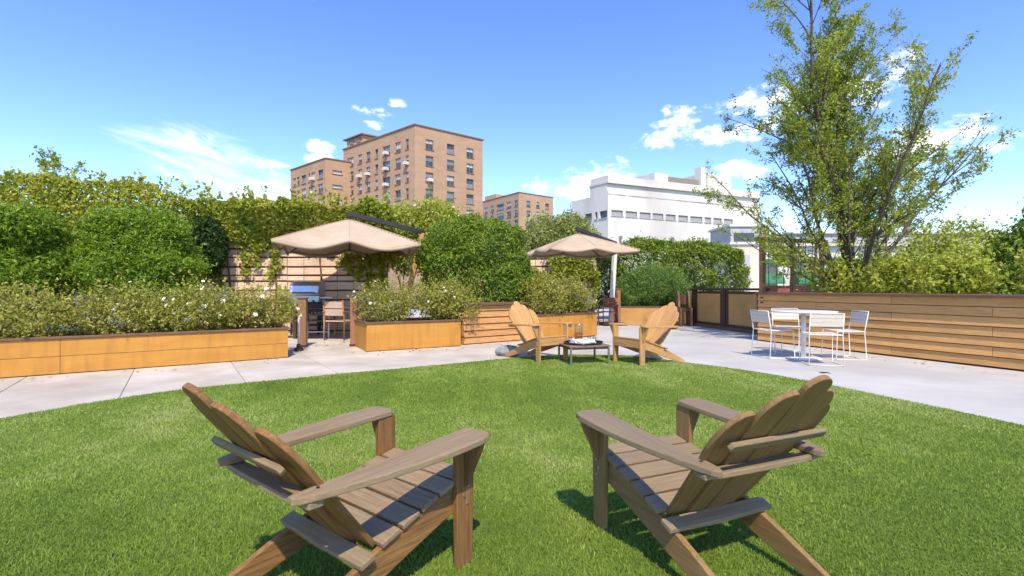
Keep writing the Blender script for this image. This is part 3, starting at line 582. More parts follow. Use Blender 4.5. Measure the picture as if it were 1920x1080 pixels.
# ------------------------------------------------------------------ lounge chairs
AX = Matrix(((0, 0, 1, 0), (1, 0, 0, 0), (0, 1, 0, 0), (0, 0, 0, 1)))       # prism (a,b,t) -> (t,a,b): profile in the y-z plane
def adirondack(label, loc, rz, wood, scale=1., side=None):
    side = side or wood
    t = thing('lounge_chair', label, 'chair', loc, rz, 'wooden lounge chairs on the lawn', scale)
    for s in (-1, 1):
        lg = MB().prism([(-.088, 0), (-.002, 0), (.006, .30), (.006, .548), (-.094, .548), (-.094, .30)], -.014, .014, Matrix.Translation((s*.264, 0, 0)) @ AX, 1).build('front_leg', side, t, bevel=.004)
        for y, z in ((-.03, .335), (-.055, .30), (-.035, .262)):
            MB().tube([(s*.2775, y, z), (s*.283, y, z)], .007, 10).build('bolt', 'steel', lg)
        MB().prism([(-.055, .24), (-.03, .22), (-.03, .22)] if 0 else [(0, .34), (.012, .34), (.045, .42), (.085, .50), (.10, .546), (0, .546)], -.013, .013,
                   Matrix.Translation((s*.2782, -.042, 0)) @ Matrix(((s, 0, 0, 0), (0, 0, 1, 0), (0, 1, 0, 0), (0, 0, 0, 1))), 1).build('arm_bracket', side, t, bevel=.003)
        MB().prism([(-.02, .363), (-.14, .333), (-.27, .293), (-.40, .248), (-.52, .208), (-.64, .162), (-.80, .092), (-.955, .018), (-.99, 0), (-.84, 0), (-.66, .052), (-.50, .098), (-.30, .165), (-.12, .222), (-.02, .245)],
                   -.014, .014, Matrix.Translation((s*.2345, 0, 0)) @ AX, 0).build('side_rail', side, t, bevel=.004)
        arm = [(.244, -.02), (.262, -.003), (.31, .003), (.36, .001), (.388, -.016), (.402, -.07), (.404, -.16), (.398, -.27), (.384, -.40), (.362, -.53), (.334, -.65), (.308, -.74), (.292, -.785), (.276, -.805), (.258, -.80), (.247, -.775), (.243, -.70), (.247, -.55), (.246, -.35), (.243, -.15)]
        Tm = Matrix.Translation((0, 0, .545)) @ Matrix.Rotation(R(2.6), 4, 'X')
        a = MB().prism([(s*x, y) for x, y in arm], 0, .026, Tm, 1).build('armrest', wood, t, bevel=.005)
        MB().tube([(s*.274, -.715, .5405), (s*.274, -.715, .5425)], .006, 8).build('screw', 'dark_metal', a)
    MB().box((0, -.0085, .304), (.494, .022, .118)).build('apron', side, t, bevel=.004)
    prof = [(.012, .364), (-.085, .347), (-.18, .322), (-.275, .2925), (-.37, .2605), (-.462, .229)]
    for i in range(5):
        (y0, z0), (y1, z1) = prof[i], prof[i+1]; ang = math.atan2(z0-z1, y0-y1); ln = math.hypot(y0-y1, z0-z1)-.012
        hw = .247 if i == 0 else .262
        MB().box((0, (y0+y1)/2, (z0+z1)/2+.0125), (2*hw, ln, .021), Matrix.Rotation(ang, 4, 'X')).build('seat_slat', wood, t, bevel=.004)
    # back: plane leaning back, 5 fanned slats with scalloped tops
    B0 = Vector((0, -.468, .222)); ang = R(38)
    up = Vector((0, -math.sin(ang), math.cos(ang))); nf = Vector((0, math.cos(ang), math.sin(ang)))
    def BT(du, dv, rot, fwd, tw=0.):
        X = Vector((1, 0, 0)); Z = nf; Y = up
        Bm = Matrix((( X.x, Y.x, Z.x, 0), (X.y, Y.y, Z.y, 0), (X.z, Y.z, Z.z, 0), (0, 0, 0, 1)))
        return Matrix.Translation(B0+X*du+Y*dv+Z*fwd) @ Bm @ Matrix.Rotation(rot, 4, 'Z') @ Matrix.Rotation(tw, 4, 'Y')
    for i in (-2, -1, 0, 1, 2):
        L = (.838, .765, .655)[abs(i)]; dp = (0, .15, .19)[abs(i)]; wb, wt = .0815, .1225; s = 1 if i >= 0 else -1
        def wd(v): return (wb+(wt-wb)*min(1, v/.80))/2
        if i == 0:
            pts = [(wb/2, 0)]+[(wd(L*.45), L*.45)]+[(wd(L-.05)*math.cos(a), L-.055+.055*math.sin(a)) for a in np.linspace(0, PI, 11)]+[(-wd(L*.45), L*.45), (-wb/2, 0)]
        else:
            q = [(wb/2, 0), (wd(L*.5), L*.5)]+[(-wd(L)+2*wd(L)*math.cos(a)**.8, L-dp+dp*math.sin(a)) for a in np.linspace(0, PI/2*.97, 12)]+[(-wd(L)+.004, L-.004), (-wd(L), L-.02), (-wd(L*.5), L*.5), (-wb/2, 0)]
            pts = q if s > 0 else [(-x, y) for x, y in q]
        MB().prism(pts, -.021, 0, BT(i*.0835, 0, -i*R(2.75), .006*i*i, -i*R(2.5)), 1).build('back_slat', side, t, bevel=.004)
    MB().prism([(-.240, -.019), (.240, -.019), (.250, .0), (.240, .019), (-.240, .019), (-.250, .0)], -.043, -.0225, BT(0, .525, 0, 0), 0).build('back_batten', wood, t, bevel=.004)
    MB().prism([(-.300, -.018), (-.20, -.028), (0, -.032), (.20, -.028), (.300, -.018), (.300, .034), (-.300, .034)], 0, .022, Matrix.Translation((0, -.742, .487)), 0).build('arm_support', wood, t, bevel=.004)
    MB().prism([(-.280, -.022), (0, -.030), (.280, -.022), (.280, .04), (-.280, .04)], 0, .022, Matrix.Translation((0, -.535, .209)) @ Matrix.Rotation(R(19), 4, 'X'), 0).build('lower_back_rail', wood, t, bevel=.004)
    return t
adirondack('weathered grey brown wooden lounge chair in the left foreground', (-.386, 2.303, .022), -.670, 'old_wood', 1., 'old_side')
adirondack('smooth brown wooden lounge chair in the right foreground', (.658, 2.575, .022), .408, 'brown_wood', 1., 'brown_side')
adirondack('pale honey wooden lounge chair left of the low side table', (.672, 7.90, .02), -2.53, 'honey_wood', 1.07)
adirondack('pale honey wooden lounge chair right of the low side table', (1.77, 7.68, .02), 2.13, 'honey_wood', 1.07)

# ------------------------------------------------------------------ low side table and what stands on it
t = thing('side_table', 'low brown slatted side table with green grey metal legs between two lounge chairs', 'table', (1.13, 7.86, .02), R(14))
hx, hy, zt = .31, .27, .28
for sx in (-1, 1):
    for sy in (-1, 1): MB().box((sx*hx, sy*hy, zt/2-.01), (.028, .028, zt-.02)).build('leg', 'green_metal', t, bevel=.003)
MB().box((0, -hy, zt-.03), (2*hx-.03, .022, .03)).build('rail', 'dark_metal', t); MB().box((0, hy, zt-.03), (2*hx-.03, .022, .03)).build('rail', 'dark_metal', t)
for s in (-1, 1): MB().box((s*hx, 0, zt-.03), (.022, 2*hy-.03, .03)).build('rail', 'dark_metal', t)
for i in range(5): MB().box((0, -.235+i*.1175, zt+.001), (.68, .108, .022)).build('top_slat', 'slate_top', t, bevel=.004)
TZ = .02+zt+.0125
def onto(dx, dy): c, s = math.cos(R(14)), math.sin(R(14)); return (1.13+c*dx-s*dy, 7.86+s*dx+c*dy)
x, y = onto(0, .0); t = thing('serving_tray', 'oval black serving tray on the low side table', 'tray', (x, y, TZ), R(14))
def ell(a, b_, n=28): return [(a*math.cos(2*PI*k/n), b_*math.sin(2*PI*k/n)) for k in range(n)]
MB().prism(ell(.30, .25), 0, .008).build('base', 'tray', t)
m = MB(); o = ell(.315, .265); i_ = ell(.302, .252)
n = len(o); V = [(*p, .006) for p in i_]+[(*p, .034) for p in o]+[(*(q*1.01 for q in p), .036) for p in o]+[(*p, .0) for p in ell(.308, .258)]
m.add(V, [(a*n+k, a*n+(k+1) % n, ((a+1) % 4)*n+(k+1) % n, ((a+1) % 4)*n+k) for a in range(4) for k in range(n)]).build('rim', 'tray', t, True)
x, y = onto(-.02, -.03); t = thing('magazine_stack', 'white magazines with dark pictures lying on the tray', 'magazines', (x, y, TZ+.0085), R(20))
for k, (w, d, h, a, z) in enumerate(((.36, .21, .022, 4, .011), (.34, .20, .020, -5, .033), (.33, .19, .018, 7, .053))):
    g = MB().box((0, 0, 0), (w, d, h), Matrix.Rotation(R(a), 4, 'Z')).build('magazine', 'paper', t, loc=(0, 0, z))
    MB().box((.05, -.01, h/2+.0006), (w*.42, d*.55, .0008), Matrix.Rotation(R(a), 4, 'Z')).build('cover_picture', 'ink', g)
x, y = onto(.0, .06); t = thing('glass_pitcher', 'tall clear glass pitcher with pale drink standing on the tray', 'pitcher', (x, y, TZ+.041), R(0))
x, y = onto(.0, .20); t.location = (x, y, TZ+.009); t.scale = (1.3, 1.3, 1.35)
MB().lathe([(.045, 0), (.052, .01), (.056, .12), (.050, .17), (.056, .215), (.053, .215), (.047, .17), (.053, .12), (.049, .013), (.0005, .010)], 28).build('body', 'glass', t, True)
MB().lathe([(.0005, .0115), (.0485, .014), (.0525, .11), (.0005, .11)], 28).build('drink', 'juice', t, True)
MB().tube([(-.05, 0, .19), (-.085, 0, .195), (-.10, 0, .15), (-.09, 0, .09), (-.054, 0, .07)], .007, 8).build('handle', 'glass', t, True)
for k, (dx, dy, lab) in enumerate(((.165, .15, 'clear tumbler at the right of the pitcher'), (.215, .06, 'clear tumbler at the right rim of the tray'), (-.165, .15, 'clear tumbler left of the pitcher'))):
    x, y = onto(dx, dy); t = thing('drinking_glass', lab, 'glass', (x, y, TZ+.009), 0, 'tumblers on the tray')
    MB().lathe([(.028, 0), (.034, .095), (.031, .095), (.026, .012), (.0005, .010)], 22).build('body', 'glass', t, True)
# stone at the lawn edge
m = MB(); ico = bmesh.new(); bmesh.ops.create_icosphere(ico, subdivisions=3, radius=1); V = np.array([v.co[:] for v in ico.verts]); F = [tuple(v.index for v in f.verts) for f in ico.faces]; ico.free()
dsp = 1+.22*(field(V, 2.2, 4)-.5)+.10*(field(V, 7, 6)-.5); V = V*dsp[:, None]*np.array([.21, .14, .12])+np.array([0, 0, .06])
tag(m.add([tuple(p) for p in V], F).build('stone', 'rock', None, True, loc=(-.07, 8.70, .02)), 'lumpy grey stone on the lawn edge behind the left far lounge chair', 'stone')

# ------------------------------------------------------------------ white table and wire chairs
t = thing('round_table', 'round white pedestal table on the grey terrace', 'table', (4.95, 8.42, .002))
MB().lathe([(.0005, .775), (.47, .778), (.498, .79), (.50, .80), (.495, .807), (.0005, .808)], 48).build('table_top', 'table_white', t, True)
MB().tube([(0, 0, .02), (0, 0, .777)], .038, 20).build('column', 'white_metal', t, True); MB().lathe([(.0005, 0), (.27, 0), (.27, .010), (.06, .018), (.0005, .019)], 36).build('base', 'white_metal', t, True)
MB().lathe([(.05, 0), (.11, 0), (.11, .01), (.05, .012)], 20, (0, 0, .764)).build('mounting_plate', 'white_metal', t)
def wire_chair(label, loc, rz):
    t = thing('wire_chair', label, 'chair', loc, rz, 'white wire chairs round the white table'); r = .0072; w = .23
    for s in (-1, 1):
        x = s*w
        MB().tube([(x, .20, .475), (x, .215, .46), (x*1.04, .235, .02), (x*1.04, .225, .011), (x*1.04, -.22, .011), (x*1.04, -.235, .02), (x, -.205, .47), (x, -.265, .805)], r, 8).build('side_frame', 'white_metal', t, True)
        MB().tube([(x, -.21, .475), (x, .20, .475)], r, 8).build('seat_rail', 'white_metal', t, True)
    for y, z, q in ((.20, .475, w), (-.207, .472, w), (-.265, .805, w), (-.225, .011, w*1.04)): MB().tube([(-q, y, z), (q, y, z)], r*.9, 8).build('cross_bar', 'white_metal', t, True)
    m = MB(); nx = 6
    for k in range(7): m.box((0, -.175+k*.0585, .482-.006*math.sin(PI*k/6)), (.445, .054, .008))
    m.build('seat', 'white_mesh', t)
    for k in range(3): z = .63+k*.064; MB().box((0, -.232-(z-.63)*.18, z), (.445, .008, .060), Matrix.Rotation(R(10.2), 4, 'X')).build('back_strap', 'white_mesh', t, bevel=.002)
    return t
for lab, x, y, a in (('white wire chair left of the round white table', 4.52, 8.60, -80), ('white wire chair behind the round white table against the boards', 5.12, 9.12, 172), ('white wire chair in front of the round table with its back to the lawn', 4.86, 7.80, -14), ('white wire chair right of the round white table', 5.60, 8.38, 84)):
    wire_chair(lab, (x, y, .002), R(a))

# ------------------------------------------------------------------ cantilever umbrellas
def umbrella(label, loc, rz, half, zc, za, mast_top, mast_foot, mastmat, sag=.14):
    t = thing('cantilever_umbrella', label, 'umbrella', (loc[0], loc[1], 0), rz, 'tan cantilever umbrellas over the seating bays')
    n = 40; V = []
    for j in range(n+1):
        for i in range(n+1):
            u, v = -1+2*i/n, -1+2*j/n; r = max(abs(u), abs(v)); tt = (u if abs(v) >= abs(u) else v)/max(r, 1e-6)
            zz = za+(zc-za)*r**1.06+.05*(1-abs(tt))*r-sag*(r**2.2)*abs(math.sin(PI*tt))**1.25
            pull = 1-.035*r*r*(abs(math.sin(PI*tt)))
            V.append((u*half*pull, v*half*pull, zz))
    m = MB(); m.add(V, [(j*(n+1)+i, j*(n+1)+i+1, (j+1)*(n+1)+i+1, (j+1)*(n+1)+i) for j in range(n) for i in range(n)])
    c = m.build('canopy', 'canvas', t, True, fix=False); s = c.modifiers.new('thick', 'SOLIDIFY'); s.thickness = .006
    # hanging hem round the edge
    m = MB(); ring = [(i, 0) for i in range(n)]+[(n, j) for j in range(n)]+[(n-i, n) for i in range(n)]+[(0, n-j) for j in range(n)]
    top = [V[j*(n+1)+i] for i, j in ring]; k = len(top)
    m.add([(x, y, z-.002) for x, y, z in top]+[(x*.992, y*.992, z-.075) for x, y, z in top], [(q, (q+1) % k, k+(q+1) % k, k+q) for q in range(k)])
    h = m.build('hem', 'canvas', t, True, fix=False); s = h.modifiers.new('thick', 'SOLIDIFY'); s.thickness = .006
    for a, l in ((0, 1), (45, 1.414), (90, 1), (135, 1.414), (180, 1), (225, 1.414), (270, 1), (315, 1.414)):
        pts_ = []
        for q in np.linspace(.02, 1, 12):
            zz = za+(zc-za)*q**1.06+(.05*q if l == 1 else 0)+.004; pts_.append((math.cos(R(a))*half*l*q, math.sin(R(a))*half*l*q, zz))
        MB().tube(pts_, .009, 6).build('seam', 'canvas', c, True)
    hub = MB().lathe([(.03, -.34), (.05, -.33), (.05, -.25), (.03, -.24), (.025, .06), (.05, .07), (.04, .11), (.0005, .12)], 16, (0, 0, za)).build('hub', 'dark_metal', t)
    for a, l in ((0, 1), (45, 1.414), (90, 1), (135, 1.414), (180, 1), (225, 1.414), (270, 1), (315, 1.414)):
        d = Vector((math.cos(R(a)), math.sin(R(a)), 0)); e = d*half*l*.97
        zz = zc+(.05 if l == 1 else 0)-.035
        rb = MB().tube([(0, 0, za-.04), tuple(e*.5+Vector((0, 0, (za+zz)/2-.03))), (e.x, e.y, zz)], .013, 6).build('rib', 'dark_metal', t)
        MB().tube([(0, 0, za-.29), tuple(e*.45+Vector((0, 0, za+(zz-za)*.45-.02)))], .009, 6).build('strut', 'dark_metal', rb)
    Rm = Matrix.Rotation(-rz, 4, 'Z'); lc = lambda p: tuple(Rm @ (Vector(p)-Vector((loc[0], loc[1], 0))))
    mt, mf = lc(mast_top), lc(mast_foot)
    d = (Vector(mt)-Vector(mf)).normalized(); 
    Rz = d.to_track_quat('Z', 'Y').to_matrix().to_4x4(); ln = (Vector(mt)-Vector(mf)).length
    MB().box(tuple((Vector(mt)+Vector(mf))/2), (.12, .12, ln), Rz).build('mast', mastmat, t, bevel=.008)
    ap = Vector((0, 0, za+.10)); e = Vector(mt); dd = (e-ap); Ra = dd.to_track_quat('X', 'Z').to_matrix().to_4x4()
    MB().box(tuple((e+ap)/2+Vector((0, 0, .03))), (dd.length+.1, .09, .11), Ra).build('arm', 'dark_metal', t, bevel=.006)
    MB().box((mf[0], mf[1], .04), (.8, .8, .08)).build('base_plate', 'dark_metal', t, bevel=.01)
    return t
umbrella('larger tan canvas umbrella over the left seating bay', (-3.90, 11.9), R(18), 1.50, 2.18, 2.84, (-2.32, 12.9, 2.62), (-2.95, 12.9, 0), 'honey_wood')
umbrella('smaller looking tan canvas umbrella over the right seating bay', (2.02, 15.2), R(15), 1.35, 2.30, 2.86, (3.35, 16.1, 2.62), (3.18, 16.0, 0), 'white_metal', .07)

# ------------------------------------------------------------------ things in the seating bays
t = thing('gas_grill', 'stainless steel gas grill under the left umbrella', 'grill', (-5.25, 12.75, 0), R(4))
prof = [(-.28, 1.0), (-.30, 1.08), (-.25, 1.25), (-.12, 1.36), (.10, 1.38), (.24, 1.30), (.28, 1.18), (.28, 1.0)]
MB().prism(prof, -.36, .36, AX).build('lid', 'steel', t, bevel=.01); MB().box((0, 0, .90), (.74, .54, .19)).build('firebox', 'steel', t, bevel=.006)
MB().tube([(-.28, -.33, 1.08), (.28, -.33, 1.08)], .014, 8).build('lid_handle', 'dark_metal', t, True)
MB().box((0, -.29, .87), (.72, .03, .10)).build('control_panel', 'steel', t)
for k in range(4): MB().tube([(-.24+k*.16, -.305, .87), (-.24+k*.16, -.335, .87)], .026, 12).build('knob', 'dark_metal', t)
for s in (-1, 1):
    MB().box((s*.53, 0, .95), (.30, .5, .035)).build('side_shelf', 'steel', t, bevel=.005)
    for y in (-.22, .22): MB().box((s*.33, y, .41), (.04, .04, .80)).build('leg', 'dark_metal', t)
MB().box((0, 0, .25), (.62, .42, .03)).build('lower_shelf', 'dark_metal', t)
t = thing('dining_table', 'brown wooden dining table with pale edge under the left umbrella', 'table', (-4.35, 12.05, 0), R(2))
for k in range(5): MB().box((0, -.36+k*.18, .735), (1.7, .17, .035)).build('top_board', 'siding', t, bevel=.004)
MB().box((0, -.40, .68), (1.6, .03, .08)).build('apron', 'post', t); MB().box((0, .40, .68), (1.6, .03, .08)).build('apron', 'post', t)
for sx in (-.76, .76):
    for sy in (-.38, .38): MB().box((sx, sy, .36), (.075, .075, .715)).build('leg', 'post', t, bevel=.004)
def side_chair(label, loc, rz, frame, cover, back_h=.92, arms=True):
    t = thing('garden_chair', label, 'chair', loc, rz, 'chairs in the seating bays')
    for s in (-1, 1):
        MB().box((s*.24, .22, .215), (.032, .032, .43)).build('leg', frame, t, bevel=.003)
        MB().tube([(s*.24, -.24, 0), (s*.24, -.22, .44), (s*.24, -.30, back_h)], .017, 8).build('back_leg', frame, t, True)
        if arms:
            MB().box((s*.245, -.02, .655), (.05, .52, .026)).build('armrest', frame, t, bevel=.004); MB().box((s*.245, .21, .535), (.03, .03, .215)).build('arm_post', frame, t)
        MB().box((s*.24, 0, .415), (.03, .43, .04)).build('seat_rail', frame, t)
    MB().box((0, .0, .442), (.50, .45, .02)).build('seat', cover, t, bevel=.004)
    for k in range(2): z = .60+k*.17; MB().box((0, -.225-(z-.44)*.167+.02, z+.04), (.47, .018, .15), Matrix.Rotation(R(9.5), 4, 'X')).build('back_panel', cover, t, bevel=.004)
    MB().box((0, .21, .16), (.45, .022, .022)).build('stretcher', frame, t)
    return t
side_chair('white framed chair with dark seat at the wooden table', (-4.55, 11.5, 0), R(8), 'white_metal', 'black_fabric')
side_chair('wooden chair with brown back right of the white framed chair', (-3.98, 11.45, 0), R(-10), 'post', 'siding')
side_chair('wooden chair at the left end of the wooden table', (-5.25, 11.75, 0), R(-70), 'post', 'board')
side_chair('rust red sling chair under the right umbrella', (3.05, 15.75, 0), R(150), 'rust', 'rust', 1.05)
t = thing('side_cabinet', 'small pale cabinet on brown legs beside the rust red chair', 'cabinet', (2.35, 16.4, 0), R(10))
MB().box((0, 0, .82), (.5, .4, .3)).build('box', 'cream', t, bevel=.006); MB().box((0, 0, .985), (.55, .45, .025)).build('top', 'post', t, bevel=.004)
for s in (-1, 1):
    for q in (-1, 1): MB().box((s*.2, q*.15, .335), (.06, .06, .67)).build('leg', 'post', t)
t = thing('standpipe', 'thin white water pipe with black valve at the end of the long planter', 'pipe', (-4.02, 9.35, 0))
MB().tube([(0, 0, .12), (0, 0, .60), (.02, .0, .66), (.06, -.02, .68)], .02, 8).build('pipe', 'white_metal', t, True); MB().lathe([(.0005, 0), (.09, 0), (.085, .05), (.04, .09), (.035, .14), (.0005, .15)], 14).build('valve', 'dark_metal', t)
# ------------------------------------------------------------------ vegetation
def unit(n, g): v = g.normal(size=(n, 3)); return v/np.linalg.norm(v, axis=1)[:, None]
def leaf_mesh(name, P, Nrm, size, mat, g, v, flat=.5, asp=.5, curl=.0):
    n = len(P); d = unit(n, g)*(1-flat)+Nrm*flat; d /= np.linalg.norm(d, axis=1)[:, None]+1e-9     # leaf normal
    a = np.cross(d, unit(n, g)); a /= np.linalg.norm(a, axis=1)[:, None]+1e-9; b = np.cross(d, a)
    s = size*g.uniform(.5, 1.5, n)[:, None]; w = s*asp
    V = np.stack([P-a*s*.5, P+b*w*.5+a*s*.06+d*s*.06, P+a*s*.5-d*s*.10, P-b*w*.5+a*s*.06+d*s*.06], 1).reshape(-1, 3)
    F = np.arange(4*n).reshape(-1, 4); return fast_mesh(name, V, F, mat, np.repeat(np.clip(v, 0, 1), 4))
def shell(n, c, r, g, p=2., depth=.35, bump=.10, kb=3., seed=0, gaps=.0, zmin=None):
    """points through the outer layer of a lumpy super-ellipsoid, with outward normals"""
    d = unit(n, g); r = np.array(r); c = np.array(c)
    q = (np.abs(d)**p).sum(1)**(-1/p); S0 = d*q[:, None]
    f = field(S0*r, kb, seed); f2 = field(S0*r, kb*3.2, seed+1)
    k = 1+bump*((f-.5)*2)+bump*.5*((f2-.5)*2)-depth*g.random(n)**1.6
    P = c+S0*r*k[:, None]; Nn = np.sign(d)*np.abs(S0)**(p-1)/r; Nn /= np.linalg.norm(Nn, axis=1)[:, None]
    keep = np.ones(n, bool)
    if gaps: keep &= (field(P, kb*2.2, seed+2)+g.random(n)*.35) > gaps
    if zmin is not None: keep &= P[:, 2] > zmin
    return P[keep], Nn[keep], f[keep]
SEED = [100]
def shrub(name, label, cat, loc, blobs, mat, leaf, dens, group=None, p=2., depth=.35, bump=.12, kb=2.6, gaps=.0, flat=.45, asp=.5, stems=5, stem_r=.018, zmin=None, flowers=0, fsize=.038, vlift=.0, top_light=.0, sprigs=0, sprig_len=.25, stem_h=.6):
    """blobs = [(cx,cy,cz,rx,ry,rz)] in world coordinates"""
    SEED[0] += 7; g = np.random.default_rng(SEED[0]); t = thing(name, label, cat, loc, 0, group)
    Ps, Ns, Vs = [], [], []; L0 = np.array(loc)
    for bi, (cx, cy, cz, rx, ry, rz_) in enumerate(blobs):
        area = 4*PI*((rx*ry)**1.6+(rx*rz_)**1.6+(ry*rz_)**1.6)**(1/1.6)/3**(1/1.6)
        n = int(area*dens); P, Nn, f = shell(n, (cx, cy, cz), (rx, ry, rz_), g, p, depth, bump, kb, SEED[0]+bi*3, gaps, zmin)
        k = np.ones(len(P), bool)
        for bj, (ax, ay, az_, bx, by, bz) in enumerate(blobs):                # drop what is buried inside another lobe
            if bj != bi: k &= ((np.abs((P-np.array([ax, ay, az_]))/np.array([bx, by, bz]))**p).sum(1)) > .45
        P, Nn, f = P[k], Nn[k], f[k]
        c2 = field(P, 5., SEED[0]+50)
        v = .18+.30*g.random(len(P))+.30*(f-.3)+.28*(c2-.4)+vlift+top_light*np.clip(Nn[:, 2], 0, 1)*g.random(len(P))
        Ps.append(P); Ns.append(Nn); Vs.append(v)
        if sprigs:
            m_ = int(area*sprigs); d, nn, ff = shell(m_, (cx, cy, cz), (rx, ry, rz_), g, p, .05, bump, kb, SEED[0]+bi*3, 0, zmin)
            dr = nn+np.array([0, 0, .8])+g.normal(size=nn.shape)*.35; dr /= np.linalg.norm(dr, axis=1)[:, None]
            sl = sprig_len*(.35+1.5*g.random(len(d))**5)[:, None]
            for q in np.linspace(0, 1, 9):
                ln = sl
                Ps.append(d+dr*ln*q+g.normal(size=d.shape)*leaf*.3); Ns.append(nn); Vs.append(.45+.4*g.random(len(d))+vlift)
    P = np.concatenate(Ps)-L0; Nn = np.concatenate(Ns); v = np.concatenate(Vs)
    link('foliage', leaf_mesh('foliage', P, Nn, leaf, mat, g, v, flat, asp), t)
    for k in range(stems):
        bl = blobs[k % len(blobs)]; a = g.uniform(0, 2*PI); x0, y0 = bl[0]-L0[0]+bl[3]*.25*math.cos(a), bl[1]-L0[1]+bl[4]*.25*math.sin(a)
        tx, ty = bl[0]-L0[0]+bl[3]*.7*g.uniform(-1, 1), bl[1]-L0[1]+bl[4]*.6*g.uniform(-1, 1); zt = bl[2]-L0[2]+bl[5]*stem_h*g.uniform(.5, 1)
        mb = MB(); pts = [(x0+(tx-x0)*q+g.uniform(-.03, .03), y0+(ty-y0)*q+g.uniform(-.03, .03), zt*q) for q in np.linspace(0, 1, 6)]
        mb.tube(pts, [stem_r*(1-.75*q) for q in np.linspace(0, 1, 6)], 6)
        for q in (2, 3, 4):
            p0 = Vector(pts[q]); e = p0+Vector((g.uniform(-.3, .3)*bl[3], g.uniform(-.3, .3)*bl[4], bl[5]*g.uniform(.2, .5))); mb.tube([p0, (p0+e)/2+Vector((0, 0, .02)), e], [stem_r*.5, stem_r*.35, stem_r*.15], 5)
        mb.build('stem', 'stem', t, True)
    if flowers:
        m = MB()
        for k in range(6):
            a = 2*PI*k/6; c, s = math.cos(a), math.sin(a); c1, s1 = math.cos(a+.45), math.sin(a+.45); c2, s2 = math.cos(a-.45), math.sin(a-.45)
            m.add([(0, 0, 0), (c1*.6, s1*.6, .35), (c*1.0, s*1.0, .28), (c2*.6, s2*.6, .35)], [(0, 1, 2, 3)])
            m.add([(0, 0, .1), (c1*.35, s1*.35, .5), (c*.5, s*.5, .62), (c2*.35, s2*.35, .5)], [(0, 1, 2, 3)])
        me = m.mesh('flower', M['petal'], fix=False)
        front = np.where((Nn[:, 1] < .1) & (Nn[:, 2] > -.3))[0]
        for k in range(flowers):
            i = front[g.integers(len(front))]; o = link('flower', me, t, 0, P[i]+Nn[i]*.02); s = fsize*g.uniform(.6, 1.3); o.scale = (s, s, s)
            q = Vector((Nn[i][0]*.5+g.uniform(-.4, .4), Nn[i][1]*.6-.4, .6+g.uniform(-.2, .4))).normalized(); o.rotation_euler = q.to_track_quat('Z', 'Y').to_euler()
    return t

def lumpy(blobs, n, seed, k=(.22, .42)):
    g = np.random.default_rng(seed); out = list(blobs)
    for cx, cy, cz, rx, ry, rz_ in blobs:
        for _ in range(n):
            d = unit(1, g)[0]; d[1] = -abs(d[1])*1.2 if g.random() < .7 else d[1]; d[2] = d[2] if d[2] > -.5 else -d[2]
            q = (np.abs(d)**2.6).sum()**(-1/2.6); s = g.uniform(*k); rr = s*min(rx, ry, rz_)
            out.append((cx+d[0]*q*(rx-rr*.55), cy+d[1]*q*(ry-rr*.55), cz+d[2]*q*(rz_-rr*.55), rr*g.uniform(1, 1.6), rr, rr*g.uniform(.7, 1.1)))
    return out
# trimmed hedges
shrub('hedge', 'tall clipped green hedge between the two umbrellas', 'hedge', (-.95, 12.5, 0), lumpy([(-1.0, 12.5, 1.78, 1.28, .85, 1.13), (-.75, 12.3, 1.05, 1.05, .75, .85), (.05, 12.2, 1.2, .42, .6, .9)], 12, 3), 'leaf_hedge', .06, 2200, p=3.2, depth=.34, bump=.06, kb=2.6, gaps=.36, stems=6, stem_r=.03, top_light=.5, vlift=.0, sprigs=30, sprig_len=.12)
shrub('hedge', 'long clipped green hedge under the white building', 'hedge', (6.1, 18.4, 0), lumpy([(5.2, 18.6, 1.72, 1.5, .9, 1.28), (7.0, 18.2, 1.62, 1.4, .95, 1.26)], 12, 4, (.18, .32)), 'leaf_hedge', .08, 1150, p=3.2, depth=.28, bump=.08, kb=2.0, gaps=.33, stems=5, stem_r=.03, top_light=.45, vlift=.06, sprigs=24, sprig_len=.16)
shrub('hedge', 'dark hedge behind the right umbrella mast', 'hedge', (2.9, 18.9, 0), [(2.9, 18.9, 1.5, 1.5, .6, 1.0)], 'leaf_dark', .08, 1200, p=3, depth=.3, gaps=.25, stems=3)
# rounded conifers and dark shrub at the left
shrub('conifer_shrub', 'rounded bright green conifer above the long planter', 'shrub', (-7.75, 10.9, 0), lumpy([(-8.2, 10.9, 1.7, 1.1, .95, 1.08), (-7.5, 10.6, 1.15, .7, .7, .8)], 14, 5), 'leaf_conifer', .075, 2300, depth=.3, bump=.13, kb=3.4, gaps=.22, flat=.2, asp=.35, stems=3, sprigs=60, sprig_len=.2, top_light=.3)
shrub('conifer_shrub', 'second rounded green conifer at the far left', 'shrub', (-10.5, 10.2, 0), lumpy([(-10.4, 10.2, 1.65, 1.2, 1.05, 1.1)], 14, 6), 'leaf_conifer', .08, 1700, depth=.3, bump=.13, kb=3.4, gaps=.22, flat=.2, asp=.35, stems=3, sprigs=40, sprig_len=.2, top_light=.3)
shrub('shrub', 'dark leafy shrub between conifer and plank wall', 'shrub', (-7.6, 12.9, 0), [(-8.0, 12.9, 2.2, .6, .45, .95)], 'leaf_dark', .08, 1300, depth=.4, gaps=.3, stems=4)
